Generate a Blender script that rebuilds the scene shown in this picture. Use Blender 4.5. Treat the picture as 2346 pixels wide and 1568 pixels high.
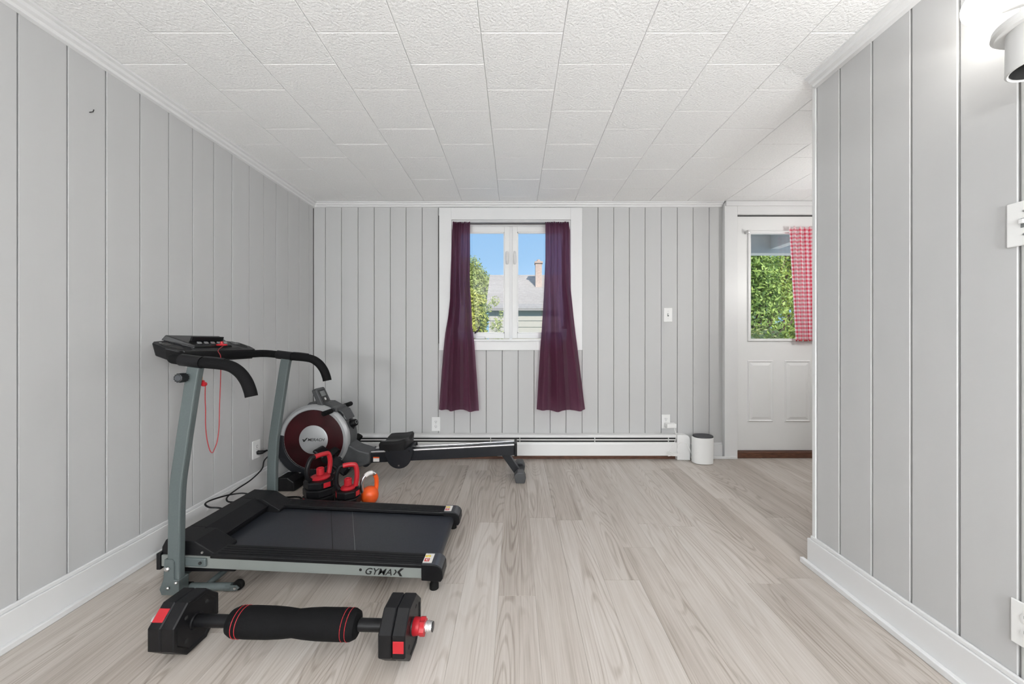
import bpy, bmesh, math, random
from mathutils import Vector, Matrix
random.seed(7)
R = math.radians
for o in list(bpy.data.objects): bpy.data.objects.remove(o)
SC = bpy.context.scene
COL = SC.collection

# ------------------------------------------------------------------ camera, world, sun, exposure
F, CX, CY, CAMZ = 835.0, 1180.0, 782.5, 1.0      # focal length and principal point in pixels of the 2346x1568 frame
cd = bpy.data.cameras.new('camera'); cam = bpy.data.objects.new('camera', cd); COL.objects.link(cam)
cd.sensor_width = 36.0; cd.lens = F / 2346 * 36; cd.clip_start = 0.02; cd.clip_end = 300
cd.shift_x = -(CX - 1173) / 2346; cd.shift_y = (CY - 784) / 2346
cam.location = (0, 0, CAMZ); cam.rotation_euler = (R(90), 0, 0)
SC.camera = cam
W = bpy.data.worlds.new('sky'); SC.world = W; W.use_nodes = True
wn = W.node_tree; bg = wn.nodes['Background']
wt = wn.nodes.new('ShaderNodeTexCoord'); ws = wn.nodes.new('ShaderNodeSeparateXYZ'); wr = wn.nodes.new('ShaderNodeValToRGB')
wn.links.new(wt.outputs['Generated'], ws.inputs[0]); wn.links.new(ws.outputs['Z'], wr.inputs[0]); wn.links.new(wr.outputs[0], bg.inputs['Color'])
wr.color_ramp.elements[0].position = 0.0; wr.color_ramp.elements[0].color = (0.40, 0.68, 0.97, 1)
wr.color_ramp.elements[1].position = 0.6; wr.color_ramp.elements[1].color = (0.27, 0.53, 0.93, 1)
bg.inputs['Strength'].default_value = 1.0
sd = bpy.data.lights.new('sun', 'SUN'); sun = bpy.data.objects.new('sun', sd); COL.objects.link(sun)
sd.energy = 6.5; sd.angle = R(0.6); sd.color = (1, 0.96, 0.88); sun.location = (0, -5, 12)
sun.rotation_euler = (R(48), 0, R(28))
VS = SC.view_settings
VS.view_transform = 'Standard'; VS.look = 'None'; VS.exposure = 0.0; VS.gamma = 1.0; VS.use_curve_mapping = False
FILL_ROOM = 136.0     # emission of the fill globes added behind the camera
FILL_HALL = 46.0  # emission of the hidden fill globe added in the hall
LAMP_BULB = 20.0
# ------------------------------------------------------------------ measures
FA, FB = 1.028, 0.025
def fl(y): return CAMZ - (FA - FB * y)            # the old floor rises slightly towards the window wall
def P(px, py, Y): return Vector(((px - CX) / F * Y, Y, CAMZ - (py - CY) / F * Y))
XL, XR, YB, ZC = -1.66, 1.31, 3.0, 2.14           # faces of the left, right and window walls; ceiling
YE = 1.585                                        # end of the right wall
YN, XH = -2.6, 3.3                                # wall behind the camera; far wall of the hall

# ------------------------------------------------------------------ materials
def nodes(m): m.use_nodes = True; return m.node_tree, m.node_tree.nodes['Principled BSDF']
def N(nt, t, **k):
    n = nt.nodes.new(t)
    for a, b in k.items(): setattr(n, a, b)
    return n
def L(nt, a, b): nt.links.new(a, b)
def mat(name, col, rough=0.5, metal=0.0, var=0.06, scale=8.0, bump=0.0, bscale=None, stretch=(1, 1, 1), spec=0.5, coat=0.0):
    m = bpy.data.materials.new(name); nt, b = nodes(m)
    tc = N(nt, 'ShaderNodeTexCoord'); mp = N(nt, 'ShaderNodeMapping'); mp.inputs['Scale'].default_value = stretch
    L(nt, tc.outputs['Object'], mp.inputs[0])
    nz = N(nt, 'ShaderNodeTexNoise'); nz.inputs['Scale'].default_value = scale; nz.inputs['Detail'].default_value = 5
    L(nt, mp.outputs[0], nz.inputs['Vector'])
    cr = N(nt, 'ShaderNodeValToRGB')
    cr.color_ramp.elements[0].position = 0.3; cr.color_ramp.elements[1].position = 0.7
    cr.color_ramp.elements[0].color = tuple(c * (1 - var) for c in col) + (1,)
    cr.color_ramp.elements[1].color = tuple(min(1, c * (1 + var)) for c in col) + (1,)
    L(nt, nz.outputs['Fac'], cr.inputs[0]); L(nt, cr.outputs[0], b.inputs['Base Color'])
    b.inputs['Roughness'].default_value = rough; b.inputs['Metallic'].default_value = metal
    b.inputs['Specular IOR Level'].default_value = spec; b.inputs['Coat Weight'].default_value = coat
    if bump:
        n2 = N(nt, 'ShaderNodeTexNoise'); n2.inputs['Scale'].default_value = bscale or scale * 6; n2.inputs['Detail'].default_value = 3
        L(nt, mp.outputs[0], n2.inputs['Vector'])
        bp = N(nt, 'ShaderNodeBump'); bp.inputs['Strength'].default_value = bump; bp.inputs['Distance'].default_value = 0.004
        L(nt, n2.outputs['Fac'], bp.inputs['Height']); L(nt, bp.outputs[0], b.inputs['Normal'])
    return m
def emis(name, col, s):
    m = bpy.data.materials.new(name); nt, b = nodes(m)
    b.inputs['Base Color'].default_value = col + (1,); b.inputs['Emission Color'].default_value = col + (1,)
    b.inputs['Emission Strength'].default_value = s
    return m
M = {}
M['wall'] = mat('painted_plank', (0.51, 0.51, 0.508), 0.55, var=0.015, scale=3, bump=0.06, bscale=20, stretch=(3, 3, .35))
M['gap'] = mat('plank_gap', (0.10, 0.095, 0.09), 0.9, var=0.2)
M['plaster'] = mat('plain_wall', (0.62, 0.62, 0.615), 0.7, var=0.01)
M['trim'] = mat('white_trim', (0.72, 0.72, 0.72), 0.4, var=0.012, scale=4)
M['tile'] = mat('ceiling_tile', (0.90, 0.90, 0.895), 0.8, var=0.03, scale=110, bump=1.0, bscale=110)
M['tilegap'] = mat('tile_gap', (0.42, 0.41, 0.40), 0.9)
M['white'] = mat('white_plastic', (0.80, 0.80, 0.79), 0.35, var=0.01)
M['whitem'] = mat('white_enamel', (0.76, 0.76, 0.755), 0.35, var=0.02, scale=5)
M['door'] = mat('door_paint', (0.76, 0.76, 0.755), 0.4, var=0.015, scale=3)
M['dark'] = mat('dark_slot', (0.02, 0.02, 0.02), 0.8)
M['brown'] = mat('bare_brown_wood', (0.11, 0.045, 0.025), 0.6, var=0.5, scale=20, stretch=(1, 8, 8))
M['steel'] = mat('steel', (0.62, 0.62, 0.62), 0.28, 1.0, var=0.04)
M['chrome'] = mat('chrome', (0.82, 0.82, 0.83), 0.15, 1.0, var=0.02)
M['post'] = mat('grey_green_powder_coat', (0.095, 0.115, 0.115), 0.42, var=0.05, scale=120, spec=0.35)
M['rail_silver'] = mat('silver_grey_rail', (0.21, 0.225, 0.215), 0.4, 0.0, var=0.04)
M['foam'] = mat('black_foam', (0.005, 0.005, 0.0055), 0.8, var=0.15, scale=200, bump=0.2, bscale=500, spec=0.15)
M['blk'] = mat('black_plastic', (0.005, 0.005, 0.006), 0.40, var=0.1, scale=60, bump=0.05, bscale=700, spec=0.28)
M['blkg'] = mat('black_gloss_plastic', (0.008, 0.008, 0.009), 0.22, var=0.1)
M['hood'] = mat('black_textured_hood', (0.006, 0.006, 0.007), 0.5, var=0.1, scale=60, bump=0.12, bscale=900, spec=0.28)
M['blkrub'] = mat('black_rubber', (0.006, 0.006, 0.006), 0.7, var=0.1, spec=0.2)
M['grey_pl'] = mat('grey_plastic', (0.055, 0.057, 0.06), 0.45, var=0.06, scale=60)
M['dgrey'] = mat('charcoal_metal', (0.012, 0.013, 0.016), 0.4, var=0.1, spec=0.3)
M['capgrey'] = mat('end_cap_grey', (0.10, 0.105, 0.115), 0.3, 0.6, var=0.05)
M['red'] = mat('red_plastic', (0.43, 0.012, 0.020), 0.4, var=0.06)
M['redcord'] = mat('red_cord', (0.30, 0.015, 0.02), 0.6, var=0.1)
M['orange'] = mat('orange_vinyl', (0.80, 0.10, 0.012), 0.4, var=0.05)
M['brass'] = mat('brass_clip', (0.75, 0.52, 0.25), 0.3, 1.0)
M['yellow'] = mat('yellow_print', (0.75, 0.55, 0.05), 0.5)
M['redprint'] = mat('red_print', (0.5, 0.05, 0.05), 0.5)
M['sticker'] = mat('white_sticker', (0.72, 0.70, 0.68), 0.5)
M['ink'] = mat('black_ink', (0.006, 0.006, 0.006), 0.5)
M['maroon'] = mat('maroon_disc', (0.030, 0.0035, 0.005), 0.35, var=0.5, scale=6, spec=0.25)
M['silver'] = mat('silver_plastic', (0.50, 0.51, 0.52), 0.32, 0.6, var=0.03)
M['lcd'] = mat('lcd_grey', (0.17, 0.18, 0.18), 0.3)
M['router_top'] = mat('router_grey_mesh', (0.06, 0.06, 0.065), 0.7)
M['leather'] = mat('black_seat_vinyl', (0.006, 0.006, 0.0065), 0.45, var=0.1, scale=90, bump=0.1, bscale=600, spec=0.3)
M['bulb'] = emis('glowing_bulb', (1.0, 0.97, 0.92), LAMP_BULB)
M['room_fill'] = emis('room_fill_glow', (0.97, 0.99, 1.0), FILL_ROOM)  # glow of the added room fill globes
M['hall_fill'] = emis('hall_fill_glow', (1.0, 0.985, 0.96), FILL_HALL)  # glow of the added hall fill globe
M['belt'] = mat('running_belt', (0.020, 0.022, 0.028), 0.36, var=0.25, scale=160, bump=0.15, bscale=600)
M['shingle'] = mat('grey_shingle', (0.29, 0.265, 0.25), 0.9, var=0.10, scale=9)
M['siding'] = mat('pale_siding', (0.42, 0.39, 0.345), 0.8, var=0.03)
M['brickc'] = mat('pale_chimney_brick', (0.42, 0.31, 0.26), 0.9, var=0.12, scale=12)
M['bark'] = mat('bark', (0.10, 0.075, 0.05), 0.9, var=0.3)
M['porch'] = mat('porch_paint', (0.72, 0.70, 0.66), 0.7, var=0.05)
M['grass'] = mat('lawn', (0.10, 0.17, 0.04), 0.9, var=0.3, scale=3)
M['rodm'] = mat('dark_rod', (0.05, 0.045, 0.05), 0.4, 0.5)
def leafmat(name, c1, c2):
    m = bpy.data.materials.new(name); nt, b = nodes(m)
    g = N(nt, 'ShaderNodeNewGeometry'); cr = N(nt, 'ShaderNodeValToRGB')
    cr.color_ramp.elements[0].color = c1 + (1,); cr.color_ramp.elements[1].color = c2 + (1,)
    L(nt, g.outputs['Random Per Island'], cr.inputs[0]); L(nt, cr.outputs[0], b.inputs['Base Color'])
    b.inputs['Roughness'].default_value = 0.6
    tr = N(nt, 'ShaderNodeBsdfTranslucent'); L(nt, cr.outputs[0], tr.inputs[0])
    mx = N(nt, 'ShaderNodeMixShader'); mx.inputs[0].default_value = 0.35
    L(nt, b.outputs[0], mx.inputs[1]); L(nt, tr.outputs[0], mx.inputs[2]); L(nt, mx.outputs[0], nt.nodes['Material Output'].inputs[0])
    return m
M['leaf_y'] = leafmat('yellow_green_leaves', (0.22, 0.27, 0.04), (0.55, 0.56, 0.13))  # yellow-green foliage colour of the lower tree
M['leaf_m'] = leafmat('mid_leaves', (0.20, 0.27, 0.06), (0.48, 0.53, 0.18))
M['leaf_d'] = leafmat('hedge_leaves', (0.10, 0.19, 0.03), (0.42, 0.55, 0.13))
M['leaf_p'] = leafmat('pale_leaves', (0.30, 0.34, 0.10), (0.60, 0.60, 0.30))
def glassmat():
    m = bpy.data.materials.new('window_glass'); nt, b = nodes(m)
    t = N(nt, 'ShaderNodeBsdfTransparent'); g = N(nt, 'ShaderNodeBsdfGlossy'); g.inputs['Roughness'].default_value = 0.02
    nz = N(nt, 'ShaderNodeTexNoise'); nz.inputs['Scale'].default_value = 3
    mr = N(nt, 'ShaderNodeMapRange'); mr.inputs[3].default_value = 0.03; mr.inputs[4].default_value = 0.05
    L(nt, nz.outputs['Fac'], mr.inputs[0])
    mx = N(nt, 'ShaderNodeMixShader'); L(nt, mr.outputs[0], mx.inputs[0]); L(nt, t.outputs[0], mx.inputs[1]); L(nt, g.outputs[0], mx.inputs[2])
    L(nt, mx.outputs[0], nt.nodes['Material Output'].inputs[0]); return m
M['glass'] = glassmat()
def purplemat():
    m = bpy.data.materials.new('purple_curtain_cloth'); nt, b = nodes(m)
    tc = N(nt, 'ShaderNodeTexCoord'); nz = N(nt, 'ShaderNodeTexNoise'); nz.inputs['Scale'].default_value = 25
    mp = N(nt, 'ShaderNodeMapping'); mp.inputs['Scale'].default_value = (1, 1, .1); L(nt, tc.outputs['Object'], mp.inputs[0]); L(nt, mp.outputs[0], nz.inputs[0])
    cr = N(nt, 'ShaderNodeValToRGB'); cr.color_ramp.elements[0].color = (0.022, 0.004, 0.010, 1); cr.color_ramp.elements[1].color = (0.042, 0.008, 0.018, 1)
    L(nt, nz.outputs[0], cr.inputs[0]); L(nt, cr.outputs[0], b.inputs['Base Color'])
    b.inputs['Roughness'].default_value = 0.55; b.inputs['Sheen Weight'].default_value = 0.05; b.inputs['Specular IOR Level'].default_value = 0.3
    tr = N(nt, 'ShaderNodeBsdfTranslucent'); tr.inputs[0].default_value = (0.66, 0.30, 0.46, 1)
    mx = N(nt, 'ShaderNodeMixShader'); mx.inputs[0].default_value = 0.34
    L(nt, b.outputs[0], mx.inputs[1]); L(nt, tr.outputs[0], mx.inputs[2])
    tp = N(nt, 'ShaderNodeBsdfTransparent'); tp.inputs[0].default_value = (0.8, 0.6, 0.8, 1)
    m2 = N(nt, 'ShaderNodeMixShader'); m2.inputs[0].default_value = 0.05
    L(nt, mx.outputs[0], m2.inputs[1]); L(nt, tp.outputs[0], m2.inputs[2]); L(nt, m2.outputs[0], nt.nodes['Material Output'].inputs[0])
    return m
M['purple'] = purplemat()
def ginghammat(per):
    m = bpy.data.materials.new('red_gingham'); nt, b = nodes(m)
    uv = N(nt, 'ShaderNodeUVMap'); sp = N(nt, 'ShaderNodeSeparateXYZ'); L(nt, uv.outputs[0], sp.inputs[0])
    outs = []
    for a in 'XY':
        d = N(nt, 'ShaderNodeMath', operation='DIVIDE'); d.inputs[1].default_value = per; L(nt, sp.outputs[a], d.inputs[0])
        f = N(nt, 'ShaderNodeMath', operation='FRACT'); L(nt, d.outputs[0], f.inputs[0])
        g = N(nt, 'ShaderNodeMath', operation='GREATER_THAN'); g.inputs[1].default_value = 0.5; L(nt, f.outputs[0], g.inputs[0]); outs.append(g)
    ad = N(nt, 'ShaderNodeMath', operation='ADD'); L(nt, outs[0].outputs[0], ad.inputs[0]); L(nt, outs[1].outputs[0], ad.inputs[1])
    hf = N(nt, 'ShaderNodeMath', operation='MULTIPLY'); hf.inputs[1].default_value = 0.5; L(nt, ad.outputs[0], hf.inputs[0])
    cr = N(nt, 'ShaderNodeValToRGB'); cr.color_ramp.interpolation = 'CONSTANT'
    e = cr.color_ramp.elements; e[0].color = (0.92, 0.86, 0.86, 1); e[1].position = 0.3; e[1].color = (0.86, 0.36, 0.42, 1)
    n = e.new(0.8); n.color = (0.74, 0.07, 0.12, 1)
    L(nt, hf.outputs[0], cr.inputs[0]); L(nt, cr.outputs[0], b.inputs['Base Color']); b.inputs['Roughness'].default_value = 0.8
    tr = N(nt, 'ShaderNodeBsdfTranslucent'); L(nt, cr.outputs[0], tr.inputs[0])
    mx = N(nt, 'ShaderNodeMixShader'); mx.inputs[0].default_value = 0.5
    L(nt, b.outputs[0], mx.inputs[1]); L(nt, tr.outputs[0], mx.inputs[2]); L(nt, mx.outputs[0], nt.nodes['Material Output'].inputs[0])
    return m
M['gingham'] = ginghammat(0.032)
def floormat():
    m = bpy.data.materials.new('vinyl_plank_oak'); nt, b = nodes(m)
    tc = N(nt, 'ShaderNodeTexCoord'); oi = N(nt, 'ShaderNodeObjectInfo')
    off = N(nt, 'ShaderNodeMath', operation='MULTIPLY'); off.inputs[1].default_value = 60; L(nt, oi.outputs['Random'], off.inputs[0])
    def noise(sx, sy, det, rough=0.55, scale=1.0, dist=0.0):
        mp = N(nt, 'ShaderNodeMapping'); mp.inputs['Scale'].default_value = (sx, sy, 1); L(nt, tc.outputs['Object'], mp.inputs[0])
        n = N(nt, 'ShaderNodeTexNoise', noise_dimensions='4D'); n.inputs['Scale'].default_value = scale; n.inputs['Detail'].default_value = det
        n.inputs['Roughness'].default_value = rough; n.inputs['Distortion'].default_value = dist
        L(nt, mp.outputs[0], n.inputs['Vector']); L(nt, off.outputs[0], n.inputs['W']); return n
    fine = noise(190, 5.0, 4, 0.6)
    streak = noise(42, 1.3, 4, 0.6, dist=0.6)
    big = noise(9, 0.9, 3, 0.5, dist=0.8)
    # cathedral rings: sine of a smooth stretched field
    field = noise(7.5, 1.05, 1.5, 0.35)
    ml = N(nt, 'ShaderNodeMath', operation='MULTIPLY'); ml.inputs[1].default_value = 150; L(nt, field.outputs['Fac'], ml.inputs[0])
    sn = N(nt, 'ShaderNodeMath', operation='SINE'); L(nt, ml.outputs[0], sn.inputs[0])
    rg = N(nt, 'ShaderNodeMapRange'); rg.inputs[1].default_value = 0.2; rg.inputs[2].default_value = 1.0; L(nt, sn.outputs[0], rg.inputs[0])
    msk = noise(6, 0.8, 1); mm = N(nt, 'ShaderNodeMapRange'); mm.inputs[1].default_value = 0.44; mm.inputs[2].default_value = 0.60; L(nt, msk.outputs['Fac'], mm.inputs[0])
    ring = N(nt, 'ShaderNodeMath', operation='MULTIPLY'); L(nt, rg.outputs[0], ring.inputs[0]); L(nt, mm.outputs[0], ring.inputs[1])
    def wsum(terms, const):
        prev = None
        for s, w in terms:
            x = N(nt, 'ShaderNodeMath', operation='MULTIPLY_ADD'); x.inputs[1].default_value = w; L(nt, s, x.inputs[0])
            if prev is None: x.inputs[2].default_value = const
            else: L(nt, prev, x.inputs[2])
            prev = x.outputs[0]
        return prev
    v = wsum([(fine.outputs['Fac'], 0.62), (streak.outputs['Fac'], 0.50), (big.outputs['Fac'], 0.55), (ring.outputs[0], -0.20), (oi.outputs['Random'], 0.22)], -0.385)
    cr = N(nt, 'ShaderNodeValToRGB'); e = cr.color_ramp.elements
    e[0].position = 0.0; e[0].color = (0.165, 0.132, 0.105, 1); e[1].position = 1.0; e[1].color = (0.64, 0.605, 0.57, 1)
    a = e.new(0.35); a.color = (0.365, 0.317, 0.275, 1); a = e.new(0.6); a.color = (0.495, 0.448, 0.405, 1)
    L(nt, v, cr.inputs[0]); L(nt, cr.outputs[0], b.inputs['Base Color'])
    b.inputs['Roughness'].default_value = 0.42; b.inputs['Specular IOR Level'].default_value = 0.45
    bp = N(nt, 'ShaderNodeBump'); bp.inputs['Strength'].default_value = 0.12; bp.inputs['Distance'].default_value = 0.001
    L(nt, fine.outputs['Fac'], bp.inputs['Height']); L(nt, bp.outputs[0], b.inputs['Normal'])
    return m
M['floor'] = floormat()
M['subfloor'] = mat('subfloor', (0.17, 0.14, 0.115), 0.8, var=0.2)

# ------------------------------------------------------------------ mesh helpers
ORG = {}
class MB:
    def __init__(s): s.v = []; s.f = []; s.uv = None
    def add(s, vs, fs):
        k = len(s.v); s.v += [Vector(p) for p in vs]; s.f += [tuple(i + k for i in f) for f in fs]; return s
    def box(s, x0, x1, y0, y1, z0, z1, mtx=None):
        vs = [(x, y, z) for x in (x0, x1) for y in (y0, y1) for z in (z0, z1)]
        if mtx: vs = [mtx @ Vector(p) for p in vs]
        return s.add(vs, [(0, 1, 3, 2), (4, 6, 7, 5), (0, 4, 5, 1), (2, 3, 7, 6), (0, 2, 6, 4), (1, 5, 7, 3)])
    def hexa(s, b, t):      # bottom quad (ccw from above) and top quad
        return s.add(list(b) + list(t), [(3, 2, 1, 0), (4, 5, 6, 7), (0, 1, 5, 4), (1, 2, 6, 5), (2, 3, 7, 6), (3, 0, 4, 7)])
    def prism(s, poly, axis, a, b, mtx=None):     # poly in the other two axes (cyclic order), extruded along axis
        n = len(poly)
        def pt(p, t):
            q = {'x': (t, p[0], p[1]), 'y': (p[0], t, p[1]), 'z': (p[0], p[1], t)}[axis]
            return mtx @ Vector(q) if mtx else q
        vs = [pt(p, a) for p in poly] + [pt(p, b) for p in poly]
        return s.add(vs, [tuple(range(n))[::-1], tuple(range(n, 2 * n))] + [(i, (i + 1) % n, n + (i + 1) % n, n + i) for i in range(n)])
    def lathe(s, prof, axis='z', c=(0, 0, 0), seg=32, mtx=None, cap=True):    # prof: (r, h)
        vs = []; n = len(prof)
        for i in range(seg):
            t = 2 * math.pi * i / seg; ca, sa = math.cos(t), math.sin(t)
            for r, h in prof:
                p = {'z': (r * ca, r * sa, h), 'y': (r * ca, h, r * sa), 'x': (h, r * ca, r * sa)}[axis]
                p = Vector(p)
                if mtx: p = mtx @ p
                vs.append(p + Vector(c))
        fs = [(i * n + j, ((i + 1) % seg) * n + j, ((i + 1) % seg) * n + j + 1, i * n + j + 1) for i in range(seg) for j in range(n - 1)]
        if cap:
            fs.append(tuple(i * n for i in range(seg))[::-1]); fs.append(tuple(i * n + n - 1 for i in range(seg)))
        return s.add(vs, fs)
    def tube(s, pts, r, seg=12, closed=False, cap=True, flat=1.0):
        pts = [Vector(p) for p in pts]; n = len(pts); rr = r if isinstance(r, (list, tuple)) else [r] * n
        vs = []; up = None
        for i in range(n):
            if closed: t = (pts[(i + 1) % n] - pts[i - 1]).normalized()
            else: t = (pts[min(i + 1, n - 1)] - pts[max(i - 1, 0)]).normalized()
            if up is None:
                up = Vector((0, 0, 1)) if abs(t.z) < .9 else Vector((0, 1, 0))
            u = (up - t * up.dot(t)).normalized(); w = t.cross(u); up = u
            for k in range(seg):
                a = 2 * math.pi * k / seg; vs.append(pts[i] + (u * math.cos(a) + w * math.sin(a) * flat) * rr[i])
        m = n if closed else n - 1
        fs = [(i * seg + k, i * seg + (k + 1) % seg, ((i + 1) % n) * seg + (k + 1) % seg, ((i + 1) % n) * seg + k) for i in range(m) for k in range(seg)]
        if not closed and cap: fs += [tuple(range(seg))[::-1], tuple((n - 1) * seg + k for k in range(seg))]
        return s.add(vs, fs)
    def sphere(s, c, r, seg=24, rings=14, sc=(1, 1, 1)):
        prof = [(math.sin(math.pi * i / rings) * r, -math.cos(math.pi * i / rings) * r) for i in range(rings + 1)]
        prof[0] = (r * .01, -r); prof[-1] = (r * .01, r)
        return s.lathe(prof, 'z', c, seg, Matrix.Diagonal((*sc, 1)))
def mesh_of(name, mb, m, smooth=False, org=Vector((0, 0, 0))):
    me = bpy.data.meshes.new(name); me.from_pydata([v - org for v in mb.v], [], mb.f)
    bm = bmesh.new(); bm.from_mesh(me); bmesh.ops.recalc_face_normals(bm, faces=bm.faces[:]); bm.to_mesh(me); bm.free()
    if mb.uv:
        ul = me.uv_layers.new(name='UVMap')
        for lp in me.loops: ul.data[lp.index].uv = mb.uv[lp.vertex_index]
    if smooth: me.shade_smooth(); me.set_sharp_from_angle(angle=R(40))
    me.materials.append(M[m] if isinstance(m, str) else m)
    return me
def obj(name, mb, m, parent=None, smooth=False, bevel=0, loc=None, label=None, seg=2):
    org = ORG.get(parent.name, Vector((0, 0, 0))) if parent else (Vector(loc) if loc else Vector((0, 0, 0)))
    me = mesh_of(name, mb, m, smooth, org)
    o = bpy.data.objects.new(name, me); COL.objects.link(o)
    if parent: o.parent = parent
    else: o.location = org
    ORG[o.name] = org
    if bevel:
        b = o.modifiers.new('bevel', 'BEVEL'); b.width = bevel; b.segments = seg; b.limit_method = 'ANGLE'; b.angle_limit = R(35)
    if label: o['label'] = label
    return o
def tag(o, label, cat, group=None):
    o['label'] = label; o['category'] = cat
    if group: o['group'] = group
    return o
def thing(name, label, cat, loc, group=None, rot=(0, 0, 0)):
    o = bpy.data.objects.new(name, None); COL.objects.link(o); o.location = loc; o.rotation_euler = rot; o.empty_display_size = 0.1
    ORG[o.name] = Vector(loc)
    return tag(o, label, cat, group)
def struct(o, label, cat='wall'):
    o['kind'] = 'structure'; o['label'] = label; o['category'] = cat; return o
def sempty(name, loc, label, cat):
    o = bpy.data.objects.new(name, None); COL.objects.link(o); o.location = loc; ORG[o.name] = Vector(loc); return struct(o, label, cat)
def spline(pts, n=8):
    pts = [Vector(p) for p in pts]; out = []
    for i in range(len(pts) - 1):
        p0 = pts[max(i - 1, 0)]; p1 = pts[i]; p2 = pts[i + 1]; p3 = pts[min(i + 2, len(pts) - 1)]
        for k in range(n):
            t = k / n
            out.append(0.5 * ((2 * p1) + (p2 - p0) * t + (2 * p0 - 5 * p1 + 4 * p2 - p3) * t * t + (3 * p1 - p0 - 3 * p2 + p3) * t ** 3))
    return out + [pts[-1]]
def text(name, s, size, m, parent, mtx, shear=0.0, depth=0.0006, sx=1.0, bold=0.0):
    cu = bpy.data.curves.new(name, 'FONT'); cu.body = s; cu.size = size; cu.align_x = 'CENTER'; cu.align_y = 'CENTER'; cu.extrude = depth; cu.shear = shear; cu.offset = bold
    t = bpy.data.objects.new('tmp', cu); COL.objects.link(t)
    dg = bpy.context.evaluated_depsgraph_get(); me = bpy.data.meshes.new_from_object(t.evaluated_get(dg))
    bpy.data.objects.remove(t)
    org = ORG[parent.name]
    for v in me.vertices: v.co = mtx @ Vector((v.co.x * sx, v.co.y, v.co.z)) - org
    me.name = name; me.materials.clear(); me.materials.append(M[m])
    o = bpy.data.objects.new(name, me); COL.objects.link(o); o.parent = parent; return o
def frame(x, y, z, o):      # matrix from axes
    m = Matrix.Identity(4)
    for i, a in enumerate((x, y, z)):
        a = Vector(a).normalized()
        for j in range(3): m[j][i] = a[j]
    m.translation = Vector(o); return m

# ------------------------------------------------------------------ structure: floor
PW, PL = 0.145, 1.22
fb = MB()
def fpt(x, y, d): return (x, y, fl(y) + d)
def slab(mb, x0, x1, y0, y1, d0, d1):
    return mb.hexa([fpt(x0, y0, d0), fpt(x1, y0, d0), fpt(x1, y1, d0), fpt(x0, y1, d0)], [fpt(x0, y0, d1), fpt(x1, y0, d1), fpt(x1, y1, d1), fpt(x0, y1, d1)])
slab(fb, XL - .15, XH + .1, YN - .1, YB + .12, -.10, -.006)
floor = struct(obj('floor', fb, 'subfloor'), 'grey-brown wood-look vinyl plank floor of the exercise room', 'floor')
near = MB(); slab(near, XL, XH, YN, -0.4, -.006, 0)
obj('floor_covering', near, 'floor', floor)
tilt = math.atan(FB)
cache = {}
ncol = int((XH - XL) / PW) + 1
for i in range(ncol):
    x0 = XL + i * PW; x1 = min(x0 + PW, XH)
    y = -0.4 - random.random() * PL if i % 3 else -0.4 - (0.55, 0.02, 0.3)[(i // 3) % 3]
    while y < YB + .04:
        a, b = max(y, -0.4), min(y + PL, YB + .04); y += PL
        if b - a < .03: continue
        key = (round(x1 - x0, 4), round(b - a, 4))
        if key not in cache:
            g = .0002; w = x1 - x0; l = b - a
            mb = MB(); c = .0004
            mb.add([(g, g, -.006), (w - g, g, -.006), (w - g, l - g, -.006), (g, l - g, -.006),
                    (g, g, -c), (w - g, g, -c), (w - g, l - g, -c), (g, l - g, -c),
                    (g + c, g + c, 0), (w - g - c, g + c, 0), (w - g - c, l - g - c, 0), (g + c, l - g - c, 0)],
                   [(3, 2, 1, 0)] + [(i0, (i0 + 1) % 4, 4 + (i0 + 1) % 4, 4 + i0) for i0 in range(4)] + [(4 + i0, 4 + (i0 + 1) % 4, 8 + (i0 + 1) % 4, 8 + i0) for i0 in range(4)] + [(8, 9, 10, 11)])
            cache[key] = mesh_of('plank', mb, 'floor')
        o = bpy.data.objects.new('plank', cache[key]); COL.objects.link(o); o.parent = floor
        o.location = (x0, a, fl(a)); o.rotation_euler = (tilt, 0, 0)

# ------------------------------------------------------------------ structure: ceiling with square tiles in running bond
TS = 0.305
cb = MB().box(XL - .15, XH + .1, YN - .1, YB + .15, ZC + .012, ZC + .3)
ceil = struct(obj('ceiling', cb, 'tilegap'), 'white textured square-tile ceiling laid in running bond', 'ceiling')
obj('ceiling_panel', MB().box(XL, XH, YN, 0.0, ZC, ZC + .012), 'tile', ceil)
xs0 = (1093 - CX) / 782.5 * (ZC - 1)       # a seam in the photograph
row0 = F * (ZC - 1) / (CY - 75)            # a cross seam in the photograph
kx = math.floor((XL - xs0) / TS)
tc = {}
while xs0 + kx * TS < XH:
    a, b = max(XL, xs0 + kx * TS), min(XH, xs0 + (kx + 1) * TS)
    y = row0 - TS * 5 + (TS / 2 if kx % 2 else 0)
    while y < YB:
        c, d = max(0.0, y), min(YB, y + TS); y += TS
        if d - c < .01 or b - a < .01: continue
        key = (round(b - a, 4), round(d - c, 4))
        if key not in tc:
            mb = MB(); g = .0007; w, l, e = b - a, d - c, .003
            mb.add([(g, g, .012), (w - g, g, .012), (w - g, l - g, .012), (g, l - g, .012), (g, g, .0018), (w - g, g, .0018), (w - g, l - g, .0018), (g, l - g, .0018),
                    (g + e, g + e, 0), (w - g - e, g + e, 0), (w - g - e, l - g - e, 0), (g + e, l - g - e, 0)],
                   [(0, 1, 2, 3)] + [(i0, (i0 + 1) % 4, 4 + (i0 + 1) % 4, 4 + i0) for i0 in range(4)] + [(4 + i0, 4 + (i0 + 1) % 4, 8 + (i0 + 1) % 4, 8 + i0) for i0 in range(4)] + [(11, 10, 9, 8)])
            tc[key] = mesh_of('tile', mb, 'tile')
        o = bpy.data.objects.new('tile', tc[key]); COL.objects.link(o); o.parent = ceil
        o.location = (a, c, ZC + random.uniform(0, .0012))
    kx += 1

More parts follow.
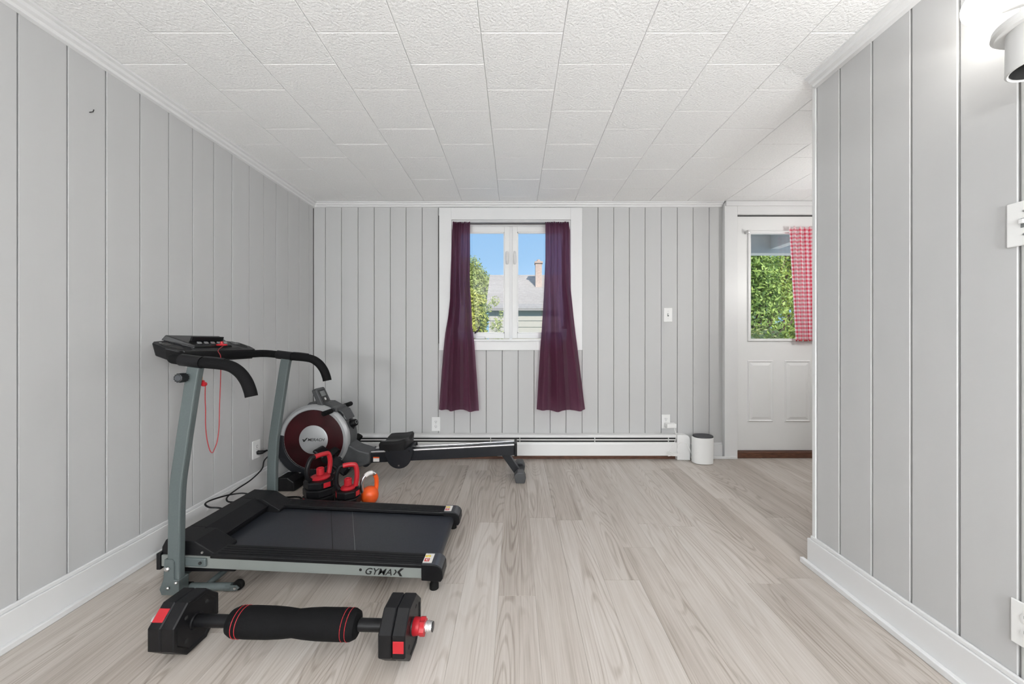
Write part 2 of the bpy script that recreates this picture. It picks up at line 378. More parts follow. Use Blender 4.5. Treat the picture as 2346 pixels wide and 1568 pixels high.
# ------------------------------------------------------------------ structure: plank walls
pc = {}
def plank(parent, kind, u0, u1, z0, z1):
    """kind: 'L' left wall (u = y), 'R' right wall (u = y), 'B' window wall (u = x)"""
    key = (kind, round(u1 - u0, 4), round(z1 - z0, 4))
    if key not in pc:
        w, h = u1 - u0, z1 - z0; t, g, c, e = (.012, .0018, .0012, .0012) if kind == 'L' else (.012, .0014, .005, .004) if kind == 'R' else (.012, .0016, .0025, .0025)
        # cross-section: wide shallow chamfer on one edge, small one on the other
        prof = [(g, 0), (g, t - e), (g + c, t), (w - g - .002, t), (w - g, t - .002), (w - g, 0)]
        mb = MB()
        if kind == 'L': mb.prism([(p[1], p[0]) for p in prof], 'z', 0, h)
        elif kind == 'R': mb.prism([(-p[1], w - p[0]) for p in prof], 'z', 0, h)
        else: mb.prism([(p[0], -p[1]) for p in prof], 'z', 0, h)
        pc[key] = mesh_of('plank', mb, 'wall')
    o = bpy.data.objects.new('plank', pc[key]); COL.objects.link(o); o.parent = parent
    j = random.uniform(-.0007, .0007)
    o.location = {'L': (XL - .012 + j, u0, z0), 'R': (XR + .012 + j, u0, z0), 'B': (u0, YB + .012 + j, z0)}[kind]
    return o
wl = struct(obj('wall_left', MB().box(XL - .15, XL - .0115, YN - .1, YB + .15, -.2, ZC + .05), 'gap'), 'left wall of pale grey painted vertical planks')
yg = [F * 1.66 / (CX - x) for x in (41, 155, 243, 321, 387, 442, 490, 532, 571, 604, 633, 660, 685, 708)]
ys = [yg[0] - .132 * k for k in range(10, 0, -1)] + yg + [YB]
for a, b in zip(ys, ys[1:]): plank(wl, 'L', a, b, -.02, ZC - .005)
obj('wall_panel', MB().box(XL - .012, XL, YN, ys[0], -.1, ZC), 'wall', wl)
wr_ = struct(obj('wall_right', MB().box(XR + .0115, XR + .12, YN - .1, YE, -.12, ZC + .05), 'gap'), 'right wall of pale grey painted vertical planks ending at the hall opening')
yg = [F * 1.31 / (x - CX) for x in (2333, 2195, 2086, 1997, 1923)]
ys = [yg[0] - .132 * k for k in range(9, 0, -1)] + yg + [YE]
for a, b in zip(ys, ys[1:]): plank(wr_, 'R', a, b, -.02, ZC - .005)
obj('wall_panel', MB().box(XR, XR + .012, YN, ys[0], -.1, ZC), 'wall', wr_)
obj('corner_board', MB().box(XR - .004, XR + .13, YE, YE + .018, -.02, ZC - .001), 'trim', wr_, bevel=.002)
# window wall, with openings for the window and the door
WX0, WX1, WZ0, WZ1 = -.521, .456, 1.012, 1.997
DX0, DX1, DZ1 = 1.81, 2.56, 2.045
bb = MB()
for x0, x1, z0, z1 in ((XL - .15, WX0, -.2, ZC + .05), (WX0, WX1, -.2, WZ0), (WX0, WX1, WZ1, ZC + .05), (WX1, DX0, -.2, ZC + .05), (DX0, DX1, DZ1, ZC + .05), (DX1, XH + .1, -.2, ZC + .05)):
    bb.box(x0, x1, YB + .0115, YB + .15, z0, z1)
wb = struct(obj('wall_back', bb, 'gap'), 'window wall of pale grey painted vertical planks')
gx = [(x - CX) / F * YB for x in (745, 782, 820, 857, 894, 930, 967, 1004)]
gx2 = [(x - CX) / F * YB for x in (1370, 1406, 1442, 1478, 1515, 1552, 1588, 1625)]
mid = [gx[-1] + (gx2[0] - gx[-1]) * k / 10 for k in range(1, 10)]
us = [XL] + gx + mid + gx2 + [1.715]
for a, b in zip(us, us[1:]):
    if b <= WX0 - .07 or a >= WX1 + .07: plank(wb, 'B', a, b, -.02, ZC - .005)
    else:
        plank(wb, 'B', a, b, -.02, WZ0 - .03); plank(wb, 'B', a, b, WZ1 + .04, ZC - .005)
obj('wall_panel', MB().box(DX1, XH, YB, YB + .0115, -.02, ZC), 'plaster', wb)
# the remaining, unseen shell
fz = MB()
fx0, fx1 = -.9, .75   # extent of the window added behind the camera
for x0, x1, z0, z1 in ((XL - .15, fx0, -.2, ZC + .05), (fx1, XR + .12, -.2, ZC + .05), (fx0, fx1, -.2, .8), (fx0, fx1, 1.95, ZC + .05)):
    fz.box(x0, x1, YN - .1, YN, z0, z1)
wf = struct(obj('wall_front', fz, 'plaster'), 'plain wall behind the camera with a wide opening for the added window')
obj('wall_hall', MB().box(XH, XH + .1, -.1, YB + .15, -.12, ZC + .05), 'plaster')
struct(bpy.data.objects['wall_hall'], 'plain far wall of the hall beyond the right wall')
obj('wall_hall_end', MB().box(XR + .12, XH + .1, -.1, 0, -.12, ZC + .05), 'plaster')
struct(bpy.data.objects['wall_hall_end'], 'plain end wall of the hall')

# baseboards
def baseboard(name, segs, label):
    r = None
    for i, (x0, x1, y0, y1, h0, h1) in enumerate(segs):
        mb = slab(MB(), x0, x1, y0, y1, h0, h1)
        if r is None: r = struct(obj(name, mb, 'trim', bevel=.002), label, 'baseboard')
        else: obj(('top_bead', 'shoe_moulding')[i - 1] if i < 3 else 'shoe_moulding', mb, 'trim', r, bevel=.003)
    return r
baseboard('baseboard_left', [(XL, XL + .016, YN, YB, 0, .118), (XL, XL + .010, YN, YB, .118, .134), (XL + .016, XL + .032, YN, YB, 0, .022)], 'white baseboard along the left plank wall')
baseboard('baseboard_right', [(XR - .016, XR, YN, YE + .03, 0, .118), (XR - .010, XR, YN, YE + .02, .118, .134), (XR - .034, XR - .016, YN, YE + .05, 0, .022)], 'white baseboard along the right plank wall')
baseboard('baseboard_back', [(1.43, 1.70, YB - .016, YB, 0, .108), (1.43, 1.70, YB - .010, YB, .108, .12), (1.43, 1.80, YB - .052, YB - .035, 0, .02)], 'short white baseboard between the heater and the door')
# crown mouldings
cp = [(0, 0), (.046, 0), (.046, -.009), (.034, -.013), (.030, -.024), (.018, -.030), (.014, -.040), (0, -.044)]
t1 = struct(obj('trim_1', MB().prism([(XL + a, ZC + b) for a, b in cp], 'y', YN, YB), 'trim'), 'white crown moulding along the left wall', 'moulding')
t2 = struct(obj('trim_2', MB().prism([(YB - a * .8, ZC + b * .85) for a, b in cp], 'x', XL, 1.70), 'trim'), 'white crown moulding above the window wall', 'moulding')
t3 = struct(obj('trim_3', MB().prism([(XR - a * 1.15, ZC + b * .9) for a, b in cp], 'y', YN, YE - .002), 'trim'), 'white crown moulding along the right wall', 'moulding')

# unseen window added behind the camera to let in skylight (simple frame and glass)
w2 = sempty('added_window', (0, YN, .8), 'wide unseen window added behind the camera for daylight', 'window')
mb = MB()
for x in (fx0, (fx0 + fx1) / 2 - .02, fx1 - .04): mb.box(x, x + .04, YN - .07, YN - .03, .8, 1.95)
for z in (.8, 1.91): mb.box(fx0, fx1, YN - .071, YN - .029, z, z + .04)
obj('window_frame', mb, 'trim', w2); obj('pane', MB().box(fx0, fx1, YN - .052, YN - .048, .8, 1.95), 'glass', w2)

# ------------------------------------------------------------------ window_1
w1 = sempty('window_1', (0, YB, WZ0), 'white casement window with two sashes and wide casing', 'window')
for n, b in (('casing', (-.622, WX0, YB - .018, YB - .001, .927, 2.094)), ('casing', (WX1, .551, YB - .018, YB - .001, .927, 2.094)),
             ('casing', (WX0, WX1, YB - .018, YB - .001, WZ1, 2.094)), ('apron', (WX0, WX1, YB - .018, YB - .001, .927, WZ0 - .012)),
             ('sill', (WX0 - .0, WX1, YB - .03, YB + .06, WZ0 - .012, WZ0 + .006))):
    obj(n, MB().box(*b), 'trim', w1, bevel=.002)
jm = MB().box(WX0, WX0 + .012, YB - .001, YB + .14, WZ0, WZ1).box(WX1 - .012, WX1, YB - .001, YB + .14, WZ0, WZ1).box(WX0, WX1, YB, YB + .14, WZ1 - .012, WZ1).box(WX0, WX1, YB + .06, YB + .14, WZ0 - .01, WZ0 + .006)
obj('jamb', jm, 'trim', w1)
wc = -.035
obj('mullion', MB().box(wc - .012, wc + .012, YB + .062, YB + .12, WZ0, WZ1 - .01), 'trim', w1)
for s in (-1, 1):
    xa, xb = (WX0 + .012, wc - .012) if s < 0 else (wc + .012, WX1 - .012)
    zb, zt = WZ0 + .012, WZ1 - .035
    fr = MB(); st = .042
    fr.box(xa, xa + st, YB + .055, YB + .1, zb, zt).box(xb - st, xb, YB + .055, YB + .1, zb, zt)
    fr.box(xa + st, xb - st, YB + .055, YB + .1, zb, zb + .045).box(xa + st, xb - st, YB + .055, YB + .1, zt - .045, zt)
    sa = obj('sash', fr, 'white', w1, bevel=.003)
    obj('glazing_bead', MB().box(xa + st, xa + st + .008, YB + .062, YB + .08, zb + .045, zt - .045).box(xb - st - .008, xb - st, YB + .062, YB + .08, zb + .045, zt - .045).box(xa + st, xb - st, YB + .062, YB + .08, zb + .045, zb + .053).box(xa + st, xb - st, YB + .062, YB + .08, zt - .053, zt - .045), 'white', sa)
    obj('pane', MB().box(xa + st, xb - st, YB + .078, YB + .082, zb + .045, zt - .045), 'glass', sa)
    xx = xb - .02 if s < 0 else xa + .02
    obj('sash_lock', MB().tube(spline([(xx, YB + .055, 1.65), (xx, YB + .035, 1.67), (xx, YB + .03, 1.70), (xx, YB + .035, 1.73), (xx, YB + .055, 1.75)], 4), [.009] * 17, 8), 'whitem', sa, True)
obj('header_stop', MB().box(WX0 + .012, WX1 - .012, YB + .05, YB + .1, WZ1 - .035, WZ1 - .012), 'trim', w1, bevel=.003)
ck = obj('crank', MB().box(-.335, -.25, YB + .035, YB + .058, WZ0 + .008, WZ0 + .03), 'whitem', w1, bevel=.004)
obj('crank_handle', MB().tube([P(1088, 764, 3.04), P(1097, 755, 3.03), P(1099, 748, 3.03)], .006, 8), 'rodm', ck, True)
rod = tag(obj('curtain_rod', MB().tube([(WX0 + .004, YB + .012, 1.972), (WX1 - .004, YB + .012, 1.972)], .005, 10), 'rodm', smooth=True, loc=(0, YB, 1.972)), 'thin dark tension rod across the top of the casement window', 'curtain rod')

# ------------------------------------------------------------------ purple curtains
def lerp(tab, t):
    for (a, x), (b, y) in zip(tab, tab[1:]):
        if t <= b: return x + (y - x) * (t - a) / (b - a)
    return tab[-1][1]
def curtain(name, left, right, folds, yc, label, group, seed, nu=110, nv=70, zt=1.978, zb=.452, matn='purple', hem=None):
    """left/right: (height fraction from the top, x) tables; folds: (u position, depth) big folds at the bottom"""
    rnd = random.Random(seed); ph = [rnd.uniform(0, 6.28) for _ in range(6)]
    mb = MB(); vs = []; uv = []
    for j in range(nv + 1):
        t = j / nv
        for i in range(nu + 1):
            u = i / nu
            x = lerp(left, t) * (1 - u) + lerp(right, t) * u
            small = math.sin(2 * math.pi * 8 * u + ph[0] + 1.5 * math.sin(5 * u)) * .009 * math.exp(-t * 3.2) + math.sin(2 * math.pi * 4.2 * u + ph[1] + math.sin(9 * t)) * .014 * math.exp(-((t - .35) / .3) ** 2)
            big = sum(d * math.exp(-((u - c) / wd) ** 2) for c, d, wd in folds) * min(1, .12 + t * 1.1)
            z = zt + (zb + (hem(u) if hem else 0) - zt) * t
            if j == 0: z += .006 * math.sin(2 * math.pi * 11 * u + ph[2])
            crease = .0016 * math.sin(t * 60 + 3 * math.sin(u * 7)) * (t > .62)
            y = lerp(yc, t) + small - big + crease
            y = min(y, 2.958 if t > .57 else 2.978 if not (WX0 + .02 < x < WX1 - .02) and t > .04 else 9)
            vs.append((x + .25 * small, y, z)); uv.append((u, t))
    fs = [(j * (nu + 1) + i, j * (nu + 1) + i + 1, (j + 1) * (nu + 1) + i + 1, (j + 1) * (nu + 1) + i) for j in range(nv) for i in range(nu)]
    mb.add(vs, fs); mb.uv = uv
    return tag(obj(name, mb, matn, smooth=True, loc=((left[0][1] + right[0][1]) / 2, lerp(yc, 0), zt)), label, 'curtain', group)
def X3(px, Y=2.96): return (px - CX) / F * Y
YCV = [(0, 2.998), (.05, 2.99), (.5, 2.975), (.64, 2.945), (1, 2.94)]
curtain('curtain', [(0, X3(1035)), (.3, X3(1032)), (.42, X3(1030)), (.6, X3(1020)), (1, X3(1007))], [(0, X3(1076)), (.3, X3(1077)), (.55, X3(1082)), (.65, X3(1088)), (1, X3(1098))],
        [(.33, .07, .075), (.56, -.03, .06), (.80, .07, .085), (.08, .035, .06)], YCV, 'dark purple curtain hanging on the left side of the casement window', 'purple curtains', 3, hem=lambda u: -.012 * u)
curtain('curtain', [(0, X3(1250)), (.2, X3(1250)), (.5, X3(1243)), (.65, X3(1238)), (1, X3(1229))], [(0, X3(1306)), (.35, X3(1308)), (.6, X3(1318)), (1, X3(1339))],
        [(.42, .07, .085), (.12, .04, .07), (.66, -.04, .05), (.87, .07, .075)], YCV, 'dark purple curtain hanging on the right side of the casement window', 'purple curtains', 9, hem=lambda u: -.01 * math.sin(u * 3.1))

# ------------------------------------------------------------------ door_1 with frame
d1 = sempty('door_1', (2.18, YB, fl(YB)), 'white half-glazed entry door with two raised panels', 'door')
YD = YB + .005     # door face
zd0 = fl(YB) + .055
def pz(py, Y=YD): return 1 - (py - CY) / F * Y
def pxx(px, Y=YD): return (px - CX) / F * Y
gx0, gx1, gz0, gz1 = pxx(1717), pxx(1717) + .49, pz(778), pz(535)
sl = MB(); dx0, dx1, dt = DX0 + .004, DX1 - .02, 2.03
for x0, x1, z0, z1 in ((dx0, gx0, zd0, dt), (gx1, dx1, zd0, dt), (gx0, gx1, zd0, gz0), (gx0, gx1, gz1, dt)): sl.box(x0, x1, YD, YD + .04, z0, z1)
slab_ = obj('door_slab', sl, 'door', d1)
lb = MB()
for x0, x1, z0, z1 in ((gx0 - .016, gx0 + .006, gz0 - .016, gz1 + .016), (gx1 - .006, gx1 + .016, gz0 - .016, gz1 + .016), (gx0, gx1, gz0 - .016, gz0 + .006), (gx0, gx1, gz1 - .006, gz1 + .016)): lb.box(x0, x1, YD - .012, YD + .01, z0, z1)
obj('glazing_frame', lb, 'door', d1, bevel=.004)
obj('pane', MB().box(gx0, gx1, YD + .018, YD + .022, gz0, gz1), 'glass', d1)
for a, b in ((1712, 1771), (1797, 1856)):
    x0, x1, z0, z1 = pxx(a), pxx(b), pz(967), pz(826)
    mb = MB()
    ring = lambda i, y: [(x0 + i, y, z0 + i), (x1 - i, y, z0 + i), (x1 - i, y, z1 - i), (x0 + i, y, z1 - i)]
    vs = ring(0, YD - .0005) + ring(.008, YD - .008) + ring(.018, YD - .001) + ring(.042, YD - .008)
    mb.add(vs, [(4 * k + i, 4 * k + (i + 1) % 4, 4 * k + 4 + (i + 1) % 4, 4 * k + 4 + i) for k in range(3) for i in range(4)] + [(12, 13, 14, 15)])
    obj('raised_panel', mb, 'door', d1)
kn = MB().lathe([(.028, 0), (.028, -.006), (.012, -.01), (.012, -.03), (.026, -.04), (.030, -.052), (.022, -.064), (.004, -.067)], 'y', (pxx(1876), YD, pz(806)), 24)
obj('knob', kn, 'steel', d1, True)
obj('threshold', slab(MB(), DX0, DX1, YB - .03, YB + .12, 0, .05), 'brown', d1, bevel=.004)
obj('head_gap', MB().box(DX0, DX1, YB + .004, YB + .03, 2.0295, 2.0365), 'dark', d1)
t4 = struct(obj('trim_4', slab(MB(), 1.705, DX0, YB - .036, YB, 0, 2.16 - fl(3) - .03), 'trim', bevel=.003), 'white door casing board left of the entry door', 'moulding')
t5 = struct(obj('trim_5', MB().box(DX0, DX1 + .1, YB - .036, YB + .001, 2.037, ZC - .002), 'trim', bevel=.003), 'white header board above the entry door', 'moulding')
obj('header_moulding', MB().box(1.71, DX1 + .1, YB - .05, YB - .036, 2.10, ZC - .001), 'trim', t5, bevel=.004)
struct(obj('trim_6', slab(MB(), DX1, DX1 + .1, YB - .036, YB, 0, 2.05 - fl(3)), 'trim', bevel=.003), 'white door casing board right of the entry door', 'moulding')
jb = MB().box(DX0, DX0 + .003, YB, YB + .14, 0.05, DZ1).box(DX1 - .019, DX1, YB, YB + .14, .05, DZ1).box(DX0, DX1, YB + .046, YB + .14, DZ1 - .014, DZ1)
obj('jamb', jb, 'trim', d1)
# gingham curtain and its rod
zr = pz(531, 2.97)
gr = thing('curtain_rod', 'thin white curtain rod across the entry door glass', 'curtain rod', (2.2, 2.965, zr))
obj('rod', MB().tube([(pxx(1714, 2.965), 2.965, zr), (gx1 + .03, 2.965, zr)], .005, 10), 'white', gr, True)
for x in (pxx(1715, 2.965), gx1 + .03):
    obj('bracket', MB().box(x - .008, x + .008, 2.957, YD - .0005, zr - .012, zr + .012), 'steel', gr, bevel=.003)
mb = MB(); vs = []; uv = []; nu, nv = 90, 50
xl0, xl1, xr0, xr1 = pxx(1808, 2.955), pxx(1824, 2.955), 2.46, 2.47
zt, zb = pz(521, 2.955), pz(779, 2.955)
for j in range(nv + 1):
    t = j / nv
    for i in range(nu + 1):
        u = i / nu; x = (xl0 + (xl1 - xl0) * t) * (1 - u) + (xr0 + (xr1 - xr0) * t) * u
        y = 2.952 + .010 * math.sin(2 * math.pi * 5 * u + .6 * t) + .004 * math.sin(2 * math.pi * 11 * u + 2)
        z = zt + (zb - zt) * t + (.007 * math.sin(2 * math.pi * 9 * u) if j == 0 else 0)
        vs.append((x, y, z)); uv.append((u * .36, t * .92))
mb.add(vs, [(j * (nu + 1) + i, j * (nu + 1) + i + 1, (j + 1) * (nu + 1) + i + 1, (j + 1) * (nu + 1) + i) for j in range(nv) for i in range(nu)]); mb.uv = uv
gc = thing('gingham_curtain', 'red and white gingham curtain over the entry door glass', 'curtain', (2.3, 2.955, zt))
obj('cloth', mb, 'gingham', gc, True)
pm = MB()
for k in range(14):
    u = (k + .5) / 14; pm.sphere((xl1 + (xr1 - xl1) * u, 2.953 + .008 * math.sin(2 * math.pi * 5 * u + .6), zb - .006), .0055, 8, 6)
o = obj('pompom_trim', pm, 'red', gc, True); o['kind'] = 'stuff'

# ------------------------------------------------------------------ outside: neighbour house, trees, porch, lawn
obj('bounce_slab', MB().box(-30, 30, 3.3, 15, -.6, -.58), mat('pale_bounce_slab', (0.74, 0.73, 0.70), 0.9, var=0.1)); struct(bpy.data.objects['bounce_slab'], 'pale unseen ground slab added to bounce sunlight through the window', 'ground')  # out of view, added to throw sunlight up through the window onto the ceiling
obj('lawn', MB().box(-40, 40, 3.2, 60, -.8, -.6), 'grass'); struct(bpy.data.objects['lawn'], 'green lawn outside the house', 'ground')
YH = 20.0
hs = thing('house', 'neighbouring house with grey shingle roof seen through the window', 'house', (1.5, YH, -.6))
hx0, hx1 = P(1119, 0, YH).x, 5.0
ze, zr_ = P(0, 712, YH).z, P(0, 630, YH + 3).z
obj('wall', MB().box(hx0, hx1, YH + .3, YH + 6, -.6, ze + .05), 'siding', hs)
for k in range(9): obj('siding_board', MB().hexa([(hx0, YH + .26, -.3 + k * .35), (hx1, YH + .26, -.3 + k * .35), (hx1, YH + .31, -.3 + k * .35), (hx0, YH + .31, -.3 + k * .35)], [(hx0, YH + .29, .05 + k * .35), (hx1, YH + .29, .05 + k * .35), (hx1, YH + .31, .05 + k * .35), (hx0, YH + .31, .05 + k * .35)]), 'siding', hs)
rx0 = P(1113, 0, YH).x
rf = MB()
rf.hexa([(rx0, YH, ze), (hx1 + .2, YH, ze), (hx1 + .2, YH + 3.2, zr_ - .12), (rx0, YH + 3.2, zr_ - .12)], [(rx0, YH, ze + .12), (hx1 + .2, YH, ze + .12), (hx1 + .2, YH + 3.2, zr_), (rx0, YH + 3.2, zr_)])
rf.hexa([(rx0, YH + 3.2, zr_ - .12), (hx1 + .2, YH + 3.2, zr_ - .12), (hx1 + .2, YH + 6.4, ze), (rx0, YH + 6.4, ze)], [(rx0, YH + 3.2, zr_), (hx1 + .2, YH + 3.2, zr_), (hx1 + .2, YH + 6.4, ze + .12), (rx0, YH + 6.4, ze + .12)])
roof = obj('roof', rf, 'shingle', hs)
nsh = 22
for k in range(nsh):
    t0, t1_ = k / nsh, (k + 1) / nsh; a = lambda t, h: (YH + 3.2 * t, ze + .12 + (zr_ - ze - .12) * t + h)
    (y0, z0), (y1, z1) = a(t0, .004), a(t1_ + .01, .004); (_, z0t) = a(t0, .03); (_, z1t) = a(t1_ + .01, .012)
    obj('shingle_course', MB().hexa([(rx0, y0, z0), (hx1 + .2, y0, z0), (hx1 + .2, y1, z1), (rx0, y1, z1)], [(rx0, y0, z0t), (hx1 + .2, y0, z0t), (hx1 + .2, y1, z1t), (rx0, y1, z1t)]), 'shingle', roof)
cx_ = P(1234, 0, YH + 2).x
ch = obj('chimney', MB().box(cx_ - .19, cx_ + .19, YH + 1.9, YH + 2.4, ze, P(0, 604, YH + 2).z), 'brickc', hs)
obj('chimney_cap', MB().box(cx_ - .24, cx_ + .24, YH + 1.85, YH + 2.45, P(0, 604, YH + 2).z, P(0, 600, YH + 2).z), 'brickc', ch)
obj('chimney_pot', MB().lathe([(.12, 0), (.10, .15)], 'z', (cx_, YH + 2.15, P(0, 600, YH + 2).z), 12), 'brickc', ch)
def foliage(centers, n, size, seed):
    rnd = random.Random(seed); mb = MB(); tot = sum(c[1] ** 2 for c in centers)
    vs, fs = [], []
    for c, r, sq in centers:
        for _ in range(int(n * r * r / tot)):
            d = Vector((rnd.gauss(0, 1), rnd.gauss(0, 1), rnd.gauss(0, 1))).normalized(); rr = r * (rnd.random() ** .35) * rnd.uniform(.85, 1.08)
            p = Vector(c) + Vector((d.x, d.y, d.z * sq)) * rr
            s = size * rnd.uniform(.6, 1.3)
            n_ = (d + Vector((rnd.uniform(-.9, .9), rnd.uniform(-.9, .9), rnd.uniform(-.3, .9)))).normalized()
            a = n_.orthogonal().normalized(); a.rotate(Matrix.Rotation(rnd.uniform(0, 6.28), 3, n_)); b = n_.cross(a)
            k = len(vs); vs += [p - a * s, p + b * s * .38 , p + a * s, p - b * s * .38]; fs.append((k, k + 1, k + 2, k + 3))
    mb.v = vs; mb.f = fs; return mb
def tree(name, label, base, centers, n, size, m, seed, th=.15, group='trees and bushes outside'):
    r = thing(name, label, 'tree', base, group)
    top = Vector(centers[0][0]); b = Vector(base)
    tk = MB().tube([b, b.lerp(top, .4) + Vector((.05, 0, 0)), top], [th, th * .7, th * .3], 8)
    for c, rr, _ in centers[1:]: tk.tube([b.lerp(top, .45), Vector(c)], [th * .4, th * .1], 6)
    obj('trunk', tk, 'bark', r, True)
    o = obj('foliage', foliage(centers, n, size, seed), m, r); o['kind'] = 'stuff'
    return r
T = lambda px, py, Y, r, sq=1.0: (P(px, py, Y), r, sq)
tree('maple_tree', 'tall green tree behind the neighbouring house at the window', (P(1060, 0, 30).x, 30, -.6), [T(1062, 665, 30, 2.3), T(1088, 645, 30, 1.4), T(1050, 630, 30, 1.6), T(1078, 612, 30, .95), T(1118, 655, 30, .95), T(1098, 690, 30, 1.3), T(1070, 720, 30, 2.0)], 16000, .13, 'leaf_m', 11)
tree('maple_tree', 'yellow-green lower tree in front of the house corner', (P(1075, 0, 16).x, 16, -.6), [T(1070, 735, 16, .9), T(1095, 695, 16, .42), T(1068, 692, 16, .65), T(1100, 735, 16, .38), T(1084, 710, 16, .55), T(1080, 775, 16, .75), T(1100, 765, 16, .35)], 9000, .09, 'leaf_y', 12, .08)
tree('sapling', 'sparse young tree in front of the pale siding', (P(1138, 0, 14).x, 14, -.6), [T(1138, 745, 14, .28), T(1133, 690, 14, .22), T(1118, 705, 14, .2), T(1150, 720, 14, .18), T(1140, 770, 14, .3)], 420, .07, 'leaf_p', 13, .02)
hc = []
rr = random.Random(4)
for k in range(36): hc.append((Vector((rr.uniform(3.0, 8.2), rr.uniform(8.0, 9.4), rr.uniform(-.2, 4.6))), rr.uniform(.6, .9), 1.0))
hc.sort(key=lambda c: -abs(c[0].x - 5.2) * 0 + c[0].z)
tree('hedge_tree', 'dense leafy green shrubbery beyond the porch at the entry door', (5.2, 8.4, -.6), [(Vector((5.2, 8.4, 1.6)), 1.2, 1.3)] + hc, 75000, .055, 'leaf_d', 15, .1)
tree('hedge_tree', 'taller dark trees standing behind the shrubbery at the entry door', (6.8, 12.5, -.6), [(Vector((x_, 12.5 + .2 * (k_ % 2), z_)), 1.25, 1.0) for k_, (x_, z_) in enumerate([(6.8, 1.8), (5.0, .8), (8.8, .8), (5.2, 3.0), (7.0, 3.6), (9.0, 3.0), (5.6, 5.0), (8.0, 5.2), (10.6, 2.0), (10.4, 4.4)])], 22000, .10, 'leaf_d', 19, .12)
tree('bush', 'pale green bush low beside the entry porch', (P(1735, 0, 5.9).x, 5.9, -.6), [(Vector((P(1735, 0, 5.9).x, 5.9, .75)), .5, 1.0), (Vector((P(1770, 0, 5.9).x, 5.95, .5)), .45, 1.0)], 4500, .04, 'leaf_p', 16, .03)
pr = struct(obj('porch_roof', MB().box(1.2, 5.4, YB + .16, 4.55, 2.37, 2.5), 'porch'), 'grey painted porch roof outside the entry door', 'porch')
obj('porch_beam', MB().box(1.2, 5.4, 4.42, 4.55, 2.07, 2.37), 'porch', pr)
obj('porch_beam', MB().box(3.1, 3.2, YB + .16, 4.42, 2.12, 2.37), 'porch', pr)
for x in (1.3, 4.9): obj('porch_post', MB().box(x, x + .1, 4.43, 4.54, -.6, 2.07), 'porch', pr)

# ------------------------------------------------------------------ baseboard heater
ht = thing('baseboard_heater', 'long white baseboard heater under the window', 'heater', (0, 2.96, fl(2.96)))
hz0, hz1 = .078, .245
hx_0, hx_1 = -1.60, pxx(1550, 2.94)
yf, yb2 = 2.928, YB - .002
dz = lambda x: 0
body = MB().prism([(yb2, hz0), (yb2, hz1), (yf + .012, hz1), (yf + .004, hz1 - .006), (yf + .004, hz1 - .020), (yf + .008, hz1 - .020), (yf + .010, hz1 - .005), (yb2 - .006, hz1 - .005), (yb2 - .006, hz0)], 'x', hx_0, hx_1)
obj('back_panel', body, 'whitem', ht)
obj('front_panel', MB().prism([(yf + .003, hz1 - .063), (yf + .010, hz1 - .060), (yf + .010, hz1 - .056), (yf - .001, hz1 - .060), (yf - .004, hz1 - .072), (yf - .004, hz0 + .004), (yf + .006, hz0), (yf + .006, hz0 + .003), (yf + .001, hz0 + .007), (yf + .001, hz1 - .07)], 'x', hx_0, hx_1), 'whitem', ht)
obj('damper', MB().prism([(yf + .004, hz1 - .0425), (yf + .004, hz1 - .034), (yf + .010, hz1 - .034), (yf + .010, hz1 - .0425)], 'x', hx_0, hx_1 - .01), 'whitem', ht)
obj('slot_shade_box', MB().box(hx_0 + .02, hx_1 - .006, yf + .013, yb2 - .008, hz0 + .02, hz1 - .008), 'dark', ht)  # solid dark box standing in for the shade behind the heater slots
for px in (1124, 1191, 1363, 1532): obj('bracket', MB().box(pxx(px, 2.93) - .0025, pxx(px, 2.93) + .0025, yf + .004, yf + .02, hz1 - .066, hz1 - .02), 'whitem', ht)
sc = pxx(1145, 2.93); obj('splice_plate', MB().box(sc - .02, sc + .02, yf - .006, yf - .0035, hz0, hz1 - .06), 'whitem', ht)
e0, e1 = hx_1 - .004, pxx(1580, 2.93)
ec = MB(); pts = [(e0, hz0 - .03)] + [(e0, hz1 + .004)] + [(e1 - .035 + .035 * math.sin(a), hz1 + .004 - .04 * (1 - math.cos(a))) for a in [k * math.pi / 12 for k in range(7)]] + [(e1, hz0 - .03)]
ec.prism(pts, 'y', yf - .009, yb2)
obj('end_cap', ec, 'whitem', ht, bevel=.003)
obj('bare_wood_strip', slab(MB(), -1.5, hx_1, YB - .045, YB - .02, 0, .05), 'brown', ht)

